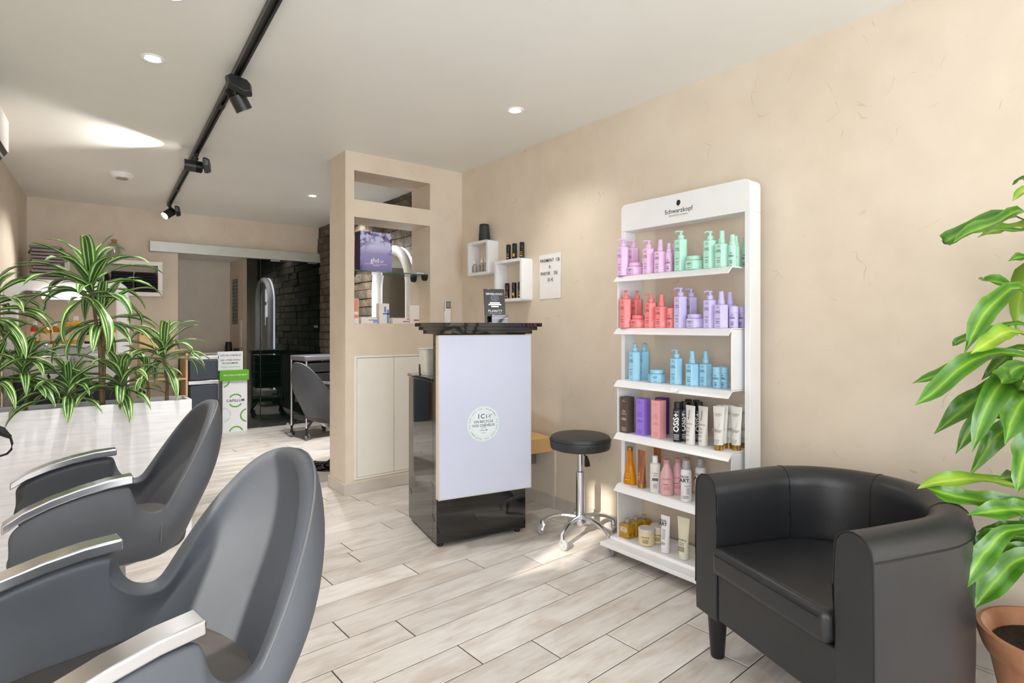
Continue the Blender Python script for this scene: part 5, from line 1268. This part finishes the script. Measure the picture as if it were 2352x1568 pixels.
obj('bottom_board', G().b(-hw, hw, by0 - YB, 0, -hh_, -hh_ + t_), M_offwhite, bsf, bevel=0.002)
for x in (-hw, hw - t_): obj('side_board', G().b(x, x + t_, by0 - YB, 0, -hh_ + t_, hh_ - t_), M_offwhite, bsf, bevel=0.002)
for cN, (xo, nn, nm) in enumerate(((bx1 - 0.145, 7, 'right'), (bx1 - 0.345, 7, 'middle'), (bx1 - 0.545, 6, 'left'))):
    for i in range(nn):
        fold_towel('black_towel', ordn[i] + ' black towel in the ' + nm + ' stack inside the white wall shelf', (xo, 7.045, bz0 + t_ + 0.0005 + i * 0.0295), 0.175, 0.17, 0.027, M_bt, 'black towels in the wall shelf', 0.05 * math.sin(i * 3 + cN), i + cN * 9)
# glass ornament on the box shelf
p = onY(262, 580, 7.03)
vs_ = thing('glass_jar', 'clear glass jar standing on the white wall shelf', 'jar', (p.x, 7.03, bz1 + 0.0005))
obj('bowl', G().lathe([(0.05, 0), (0.055, 0.01), (0.075, 0.07), (0.07, 0.13), (0.03, 0.17), (0.028, 0.17), (0.066, 0.125), (0.07, 0.07), (0.05, 0.012), (0, 0.012)], 24), M_glass, vs_)
obj('stopper', G().lathe([(0.028, 0.171), (0.02, 0.185), (0.026, 0.205), (0.0, 0.22)], 18), plain('amber_stopper', (200, 160, 90), 0.2, trans=0.4), vs_)
# wooden cabinet with crate near the niche
p = onY(360, 800, 6.75)
wc = thing('wooden_cabinet', 'low open wooden cabinet between wash station and bin', 'cabinet', (0.78, 6.78, 0))
M_wood = plain('light_wood', (204, 172, 132), 0.55, var=0.12, nscale=9)
for x in (-0.20, 0.185): obj('side', G().b(x, x + 0.018, -0.18, 0.18, 0, 0.96), M_wood, wc, bevel=0.001)
for z_ in (0.03, 0.34, 0.65, 0.942): obj('shelf_board', G().b(-0.182, 0.185, -0.18, 0.18, z_, z_ + 0.018), M_wood, wc, bevel=0.001)
cr = thing('wooden_crate', 'pale wooden crate of supplies on the low cabinet', 'crate', (0.72, 6.72, 0.9605))
obj('crate_front', G().b(-0.15, 0.15, -0.10, -0.09, 0, 0.15), plain('pine', (224, 190, 140), 0.6, var=0.06), cr, bevel=0.002)
obj('crate_back', G().b(-0.15, 0.15, 0.09, 0.10, 0, 0.15), plain('pine', (224, 190, 140), 0.6), cr, bevel=0.002)
for x in (-0.15, 0.14): obj('crate_side', G().b(x, x + 0.01, -0.09, 0.09, 0, 0.15), plain('pine', (224, 190, 140), 0.6), cr, bevel=0.002)
obj('crate_bottom', G().b(-0.14, 0.14, -0.09, 0.09, 0, 0.01), plain('pine', (224, 190, 140), 0.6), cr)
sb_ = thing('spray_bottle', 'green and white spray bottle standing in the wooden crate', 'bottle', (0.80, 6.72, 0.972))
obj('body', G().lathe([(0.03, 0), (0.032, 0.1), (0.032, 0.17), (0.012, 0.2), (0.012, 0.215)], 18), plain('green_bottle', (30, 110, 80), 0.3), sb_)
obj('trigger', G().b(-0.012, 0.03, -0.012, 0.012, 0.215, 0.25).b(-0.03, -0.012, -0.008, 0.008, 0.235, 0.25), M_white, sb_, bevel=0.003)
cp_ = tag(obj('hair_clipper', G().box((0, 0, 0.03), (0.16, 0.05, 0.045)), M_blackmat, bevel=0.012), 'dark hair clipper lying across the wooden crate', 'clipper'); cp_.location = (0.665, 6.70, 1.07); cp_.rotation_euler = (0.0, 0.28, 0.3)
# red flower at the far left of the planter area
# hair dryer cord at the left edge
ld = thing('styling_ledge', 'white styling ledge on the left wall below the mirrors', 'ledge', (xl(2.8), 2.8, 0.80), -aa)
obj('board', G().b(0.002, 0.17, -0.7, 0.45, 0, 0.03), M_white, ld, bevel=0.004)
obj('bracket', G().b(0.002, 0.1, -0.2, -0.17, -0.12, 0), M_white, ld)
hp = [onY(-60, 985, 2.95), onY(-20, 985, 2.95), onY(3, 990, 2.95), onY(24, 1004, 2.95)]
hdz = thing('hair_dryer', 'black hair dryer hanging at the left picture edge with looped cord', 'hair dryer', hp[0])
rel = [p - hp[0] for p in hp]
obj('handle', G().tube([rel[0], rel[1], rel[2], rel[3]], [0.026, 0.022, 0.017, 0.007], 12), M_blackmat, hdz)
obj('barrel', G().cyl(rel[0] + Vector((-0.03, -0.08, 0.06)), rel[0] + Vector((-0.03, 0.1, 0.06)), 0.036, 0.03, 18), M_blackmat, hdz)
cpx = ((24, 1004), (28, 1018), (26, 1032), (16, 1042), (0, 1047), (-20, 1046), (-45, 1030))
obj('cord', G().tube([onY(px, py, 2.95) - hp[0] for px, py in cpx], 0.0042, 8), M_blackmat, hdz)

# ================================================================== PLANTS
def leaf_mat(name, stops, rough=0.35):
    """strap leaf: colour runs across the blade (u) with a little noise along it"""
    t = NT(name); uv = t.t.nodes.new('ShaderNodeUVMap'); sp_ = t.n('ShaderNodeSeparateXYZ'); t.l(uv.outputs[0], sp_.inputs[0])
    v = t.coords(scale=(1, 1, 1)); nz = t.noise(v, 30, 3)
    ad = t.n('ShaderNodeMath', operation='MULTIPLY_ADD'); t.l(nz, ad.inputs[0]); ad.inputs[1].default_value = 0.10; ad.inputs[2].default_value = -0.05
    s2 = t.n('ShaderNodeMath', operation='ADD'); t.l(sp_.outputs[0], s2.inputs[0]); t.l(ad.outputs[0], s2.inputs[1])
    col = t.ramp(s2.outputs[0], stops)
    oi = t.t.nodes.new('ShaderNodeObjectInfo'); rv = t.ramp(oi.outputs['Random'], [(0, (0.72, 0.80, 0.72, 1)), (1, (1.15, 1.12, 1.0, 1))])
    t.l(t.mix(1.0, col, rv, 'MULTIPLY'), t.b.inputs['Base Color']); t.b.inputs['Roughness'].default_value = rough
    t.b.inputs['Subsurface Weight'].default_value = 0.0
    return t.m
CR, DG, MG = rgb(228, 230, 190), rgb(62, 108, 52), rgb(98, 156, 62)
M_drac = leaf_mat('variegated_leaf', [(0.0, MG), (0.12, MG), (0.15, CR), (0.22, CR), (0.26, DG), (0.45, DG), (0.48, rgb(190, 206, 150)), (0.52, rgb(190, 206, 150)), (0.55, DG), (0.74, DG), (0.78, CR), (0.85, CR), (0.88, MG), (1.0, MG)])
M_corn = leaf_mat('fresh_green_leaf', [(0.0, rgb(86, 134, 36)), (0.25, rgb(62, 112, 34)), (0.42, rgb(92, 142, 38)), (0.5, rgb(140, 174, 72)), (0.58, rgb(92, 142, 38)), (0.75, rgb(56, 104, 32)), (1.0, rgb(90, 138, 38))], 0.28)
M_corn2 = leaf_mat('lime_leaf', [(0.0, rgb(118, 158, 44)), (0.4, rgb(156, 186, 66)), (0.5, rgb(184, 202, 100)), (0.6, rgb(150, 182, 60)), (1.0, rgb(104, 150, 42))], 0.28)
M_trunk = plain('cane_bark', (128, 108, 82), 0.85, var=0.3, nscale=40, bump=0.6)
def blade(spine, widths, normals=None, fold=0.25, wave=0.0, seed=0):
    """leaf surface along spine points; returns mesh with uv across=u, along=v"""
    n = len(spine); vs, fs, uvs = [], [], []; r_ = random.Random(seed); ph = r_.random() * 6
    sp_ = [Vector(p) for p in spine]; K = 5
    for i in range(n):
        d = (sp_[min(i + 1, n - 1)] - sp_[max(i - 1, 0)]).normalized()
        nm_ = normals[i] if normals else Vector((0, 0, 1))
        side = d.cross(nm_); side = side.normalized() if side.length > 1e-4 else Vector((1, 0, 0))
        up = side.cross(d).normalized()
        for k in range(K):
            u = k / (K - 1) * 2 - 1
            vs.append(sp_[i] + side * u * widths[i] / 2 + up * (abs(u) * widths[i] * fold + wave * widths[i] * math.sin(i * 1.3 + ph + u * 1.5) * abs(u)))
            uvs.append((k / (K - 1), i / (n - 1)))
    for i in range(n - 1):
        for k in range(K - 1): a = i * K + k; fs.append((a, a + 1, a + K + 1, a + K))
    me = bpy.data.meshes.new('leaf'); me.from_pydata([tuple(v) for v in vs], [], fs)
    ul = me.uv_layers.new(name='UVMap')
    for lp in me.loops: ul.data[lp.index].uv = uvs[lp.vertex_index]
    me.polygons.foreach_set('use_smooth', [True] * len(me.polygons)); me.update(); return me
def strap_leaf(L, W, droop, rise, seed):
    """leaf in local frame growing along +x, arching down"""
    n = 11; sp_ = []; x = z_ = 0.0; a = rise
    for i in range(n):
        sp_.append((x, 0.0, z_)); a -= droop / (n - 1) * (0.4 + 1.2 * i / (n - 1)); x += math.cos(a) * L / (n - 1); z_ += math.sin(a) * L / (n - 1)
    ws_ = [W * max(0.03, (math.sin(PI * min(1, (0.10 + 0.9 * i / (n - 1)))) ** 0.75)) * (0.75 if i == 0 else 1) for i in range(n)]
    ws_[0] = W * 0.45; ws_[-1] = W * 0.03
    return blade(sp_, ws_, fold=0.22, wave=0.10, seed=seed)
LV = []
for k in range(10):
    r_ = random.Random(50 + k)
    LV.append((strap_leaf(r_.uniform(0.28, 0.37), r_.uniform(0.046, 0.060), r_.uniform(0.8, 2.1), 0.0, k)))
for me in LV: me.materials.append(M_drac)
def dracaena(label, px, crowns, seed):
    """crowns: list of (px, py, n leaves, scale, upright share)"""
    r_ = random.Random(seed); yp = 3.72
    base = onY(px, 900, yp); o = thing('variegated_dracaena', label, 'potted plant', (base.x, yp, 0.68), 0, 'dracaenas in the white planter')
    for (cx, cy, nl, sc_, upr) in crowns:
        yy = yp + r_.uniform(-0.03, 0.03); c = onY(cx, cy, yy) - Vector((base.x, yp, 0.68))
        mid = Vector((c.x * 0.4 + 0.01, c.y * 0.4, c.z * 0.5))
        obj('trunk', G().tube([(0, 0, -0.03), mid, c + Vector((0, 0, -0.02))], [0.011, 0.009, 0.007], 9), M_trunk, o)
        for i in range(nl):
            f = i / nl; az = i * 2.399 + r_.uniform(-.25, .25); el = math.radians(82 - 85 * f ** 0.8 + r_.uniform(-8, 8)) if i < nl * upr else math.radians(r_.uniform(-25, 35))
            s_ = sc_ * r_.uniform(0.85, 1.08)
            if base.x + c.x + 0.36 * s_ * math.cos(el) * math.cos(az) < xl(3.9) + 0.02: az = PI - az
            me = LV[r_.randrange(10)]
            for tries in range(16):     # a leaf that would pass through the trough is raised until it clears it
                M_ = Matrix.Translation(c + Vector((0, 0, -0.10 * f * sc_))) @ RZ(az) @ Matrix.Rotation(-el, 4, 'Y') @ Matrix.Scale(s_, 4)
                W_ = [M_ @ v.co for v in me.vertices]
                if not any(p.z + 0.68 < PZ + 0.012 and PY0 - 0.008 < p.y + yp < PY1 + 0.01 and p.x + base.x < PXE + 0.01 for p in W_[5:]): break
                el += 0.13
            lf = obj('leaf', me, None, o, M=M_)
dracaena('tallest variegated dracaena with two crowns in the planter middle', 235, [(208, 640, 24, 1.08, 0.8), (232, 716, 20, 0.98, 0.4)], 1)
dracaena('variegated dracaena at the right end of the planter', 382, [(376, 800, 24, 0.92, 0.7)], 2)
dracaena('variegated dracaena drooping over the front of the planter, right of centre', 285, [(280, 866, 24, 0.9, 0.55)], 3)
dracaena('low variegated dracaena left of the planter centre', 160, [(158, 884, 22, 0.85, 0.5)], 4)
dracaena('bushy variegated dracaena near the left end of the planter', 55, [(54, 838, 24, 0.92, 0.65)], 5)
dracaena('tall variegated dracaena cut by the left picture edge', -25, [(-28, 690, 20, 1.0, 0.7), (-15, 850, 14, .9, .5)], 6)
dracaena('small variegated dracaena between the middle and right plants', 335, [(338, 850, 10, 0.7, 0.6)], 7)
# --- corn plant in the terracotta pot
PC = Vector((2.228, 0.296, 0))
pp = thing('terracotta_pot', 'weathered terracotta plant pot at the right picture edge', 'pot', PC)
def terracotta():
    t = NT('terracotta'); v = t.coords(); a = t.ramp(t.noise(v, 9, 5), [(0.3, rgb(166, 112, 80)), (0.55, rgb(184, 134, 102)), (0.8, rgb(200, 170, 144))])
    t.l(a, t.b.inputs['Base Color']); t.b.inputs['Roughness'].default_value = 0.85; t.bump(t.noise(v, 60, 4), 0.2, 0.004); return t.m
M_tc = terracotta()
obj('pot_body', G().lathe([(0.115, 0), (0.120, 0.004), (0.168, 0.240), (0.16, 0.240), (0.15, 0.23)], 48), M_tc, pp)
obj('pot_rim', G().lathe([(0.150, 0.235), (0.176, 0.235), (0.183, 0.25), (0.196, 0.288), (0.193, 0.304), (0.182, 0.306), (0.170, 0.298), (0.158, 0.25)], 48), M_tc, pp)
obj('soil', G().lathe([(0.0, 0.268), (0.155, 0.262), (0.156, 0.25), (0, 0.25)], 32), M_soil, pp)
cpn = thing('corn_plant', 'tall corn plant with broad wavy green leaves in the terracotta pot', 'potted plant', (PC.x, PC.y, 0.27))
O3 = Vector((PC.x, PC.y, 0.27))
CANES = ((0.02, 0.03, 1.22), (-0.035, -0.01, 0.84), (0.03, -0.04, 0.52))
for k, (dx, dy, h) in enumerate(CANES):
    obj('trunk', G().tube([(dx, dy, -0.015), (dx * 1.3, dy * 1.2, h * 0.5), (dx * 1.2, dy, h)], [0.02, 0.018, 0.014], 10), M_trunk, cpn)
# each leaf: pixels from the stem outwards to the tip, width in pixels, forward/back offset of the tip, lime or not
CL = [([(2420, 560), (2340, 500), (2260, 508), (2175, 552), (2168, 560)], 40, .05, 0), ([(2430, 540), (2350, 485), (2290, 510), (2225, 535), (2190, 556)], 38, -.05, 0), ([(2430, 520), (2370, 520), (2300, 525), (2245, 545)], 34, .08, 1),
      ([(2440, 500), (2390, 440), (2352, 412), (2325, 425)], 30, .05, 0), ([(2430, 520), (2390, 455), (2352, 440), (2325, 462)], 28, -.04, 1), ([(2440, 560), (2400, 525), (2350, 530), (2265, 524)], 22, -.06, 0),
      ([(2430, 640), (2390, 600), (2350, 590), (2315, 600)], 26, .0, 0), ([(2420, 720), (2370, 690), (2310, 652), (2260, 645), (2252, 636)], 36, .04, 0), ([(2420, 740), (2352, 668), (2290, 690), (2248, 740), (2215, 812)], 50, -.05, 0),
      ([(2420, 760), (2352, 745), (2270, 762), (2205, 782), (2188, 795)], 28, .06, 0), ([(2400, 800), (2330, 762), (2280, 780), (2230, 812)], 46, -.08, 1), ([(2400, 820), (2320, 815), (2230, 830), (2150, 862), (2095, 880)], 34, .05, 0),
      ([(2400, 840), (2310, 810), (2220, 835), (2150, 895), (2102, 930)], 48, -.06, 0), ([(2400, 830), (2345, 800), (2300, 830), (2255, 872)], 36, .1, 0), ([(2400, 860), (2330, 870), (2260, 905), (2200, 950), (2146, 996)], 56, .05, 0),
      ([(2400, 870), (2352, 840), (2300, 880), (2258, 950), (2232, 1038)], 58, -.08, 0), ([(2420, 900), (2352, 895), (2310, 870), (2300, 880)], 60, -.12, 0), ([(2410, 920), (2370, 905), (2330, 950), (2308, 1020)], 62, -.1, 0),
      ([(2390, 960), (2300, 955), (2240, 975), (2195, 1042)], 40, .08, 0), ([(2400, 990), (2340, 985), (2290, 1000), (2225, 1095)], 50, .02, 0), ([(2420, 980), (2380, 990), (2350, 1060), (2335, 1130)], 70, -.1, 0),
      ([(2420, 1140), (2340, 1115), (2240, 1100), (2150, 1108), (2108, 1122)], 40, .02, 1), ([(2420, 1165), (2330, 1150), (2250, 1150), (2160, 1130), (2125, 1118)], 52, .06, 0), ([(2420, 1180), (2352, 1170), (2300, 1172), (2222, 1182)], 52, -.02, 0), ([(2420, 1150), (2370, 1100), (2330, 1095), (2290, 1100)], 36, -.08, 0),
      ([(2420, 1220), (2352, 1205), (2290, 1215), (2244, 1222)], 30, .05, 0), ([(2410, 1230), (2330, 1215), (2270, 1260), (2240, 1300), (2205, 1362)], 52, -.06, 0), ([(2400, 1250), (2310, 1230), (2260, 1240), (2222, 1290)], 36, .06, 0), ([(2420, 1270), (2352, 1280), (2290, 1330), (2235, 1398)], 60, -.02, 0), ([(2430, 1270), (2370, 1260), (2310, 1290), (2262, 1380)], 50, .05, 0), ([(2440, 1200), (2380, 1195), (2345, 1235), (2320, 1290)], 48, .1, 0)]
cam_dir = Vector((FW[0], FW[1], 0))
for k, (pxs, wpx, off, lime) in enumerate(CL):
    r_ = random.Random(k)
    # the stem axis plane holds the leaf; tips swing towards or away from the viewer by off metres
    ctrl = []
    D0 = PC.x * FW[0] + PC.y * FW[1]
    for i, (px, py) in enumerate(pxs):
        f = i / (len(pxs) - 1); dep = D0 - 0.02 + off * f
        v = Vector(ray(px, py)) / FPX * dep + Vector((0, 0, CH)); ctrl.append(v - O3)
    cn = CANES[0 if pxs[0][1] < 700 else 1 if pxs[0][1] < 1100 else 2]
    ctrl[0] = Vector((cn[0] * 1.2, cn[1] * 1.05, min(cn[2] - 0.004, ctrl[0].z)))      # every blade springs from its cane
    # keep clear of the wall: x never beyond it
    for v in ctrl: v.x = min(v.x, XR - 0.03 - O3.x)
    n = 15; sp_ = []
    for i in range(n):      # Catmull-Rom through the points
        t = i / (n - 1) * (len(ctrl) - 1); j = min(int(t), len(ctrl) - 2); u = t - j
        p0, p1, p2, p3 = ctrl[max(j - 1, 0)], ctrl[j], ctrl[j + 1], ctrl[min(j + 2, len(ctrl) - 1)]
        sp_.append(0.5 * ((2 * p1) + (p2 - p0) * u + (2 * p0 - 5 * p1 + 4 * p2 - p3) * u * u + (3 * p1 - p0 - 3 * p2 + p3) * u ** 3))
    W = wpx / FPX * D0 * 0.85
    ws_ = [W * (0.22 + 0.78 * sm(0.05, 0.5, i / (n - 1))) * (1 - sm(0.72, 1.0, i / (n - 1)) * 0.96) for i in range(n)]
    nm_ = [(-cam_dir * r_.uniform(0.5, 0.9) + Vector((0.1 * r_.uniform(-1, 1), 0, 0.75))).normalized()] * n
    me = blade(sp_, ws_, nm_, fold=0.2, wave=0.2, seed=k); me.materials.append(M_corn2 if lime else M_corn)
    obj('leaf', me, None, cpn)
# the blades on the other sides of each crown, arching away from the wall
rq = random.Random(21)
for c_i, (dx, dy, h) in enumerate(CANES):
    for i in range(9):
        az = math.radians(-150 + i * 22 + rq.uniform(-8, 8)); el = math.radians(rq.uniform(5, 60)); L_ = rq.uniform(0.30, 0.42)
        p = Vector((dx * 1.2, dy * 1.05, h - 0.02 * i * 0.5)); a = el; sp_ = [p.copy()]
        for q in range(11):
            a -= 0.16; p = p + Vector((math.cos(az) * math.cos(a), math.sin(az) * math.cos(a), math.sin(a))) * L_ / 11
            if p.x + O3.x > XR - 0.04: p.x = XR - 0.04 - O3.x
            sp_.append(p.copy())
        n = len(sp_); ws_ = [0.058 * (0.25 + 0.75 * sm(0.05, 0.5, j / (n - 1))) * (1 - sm(0.7, 1.0, j / (n - 1)) * 0.96) for j in range(n)]
        me = blade(sp_, ws_, None, fold=0.2, wave=0.2, seed=90 + i + 10 * c_i); me.materials.append(M_corn if i % 4 else M_corn2)
        obj('leaf', me, None, cpn)
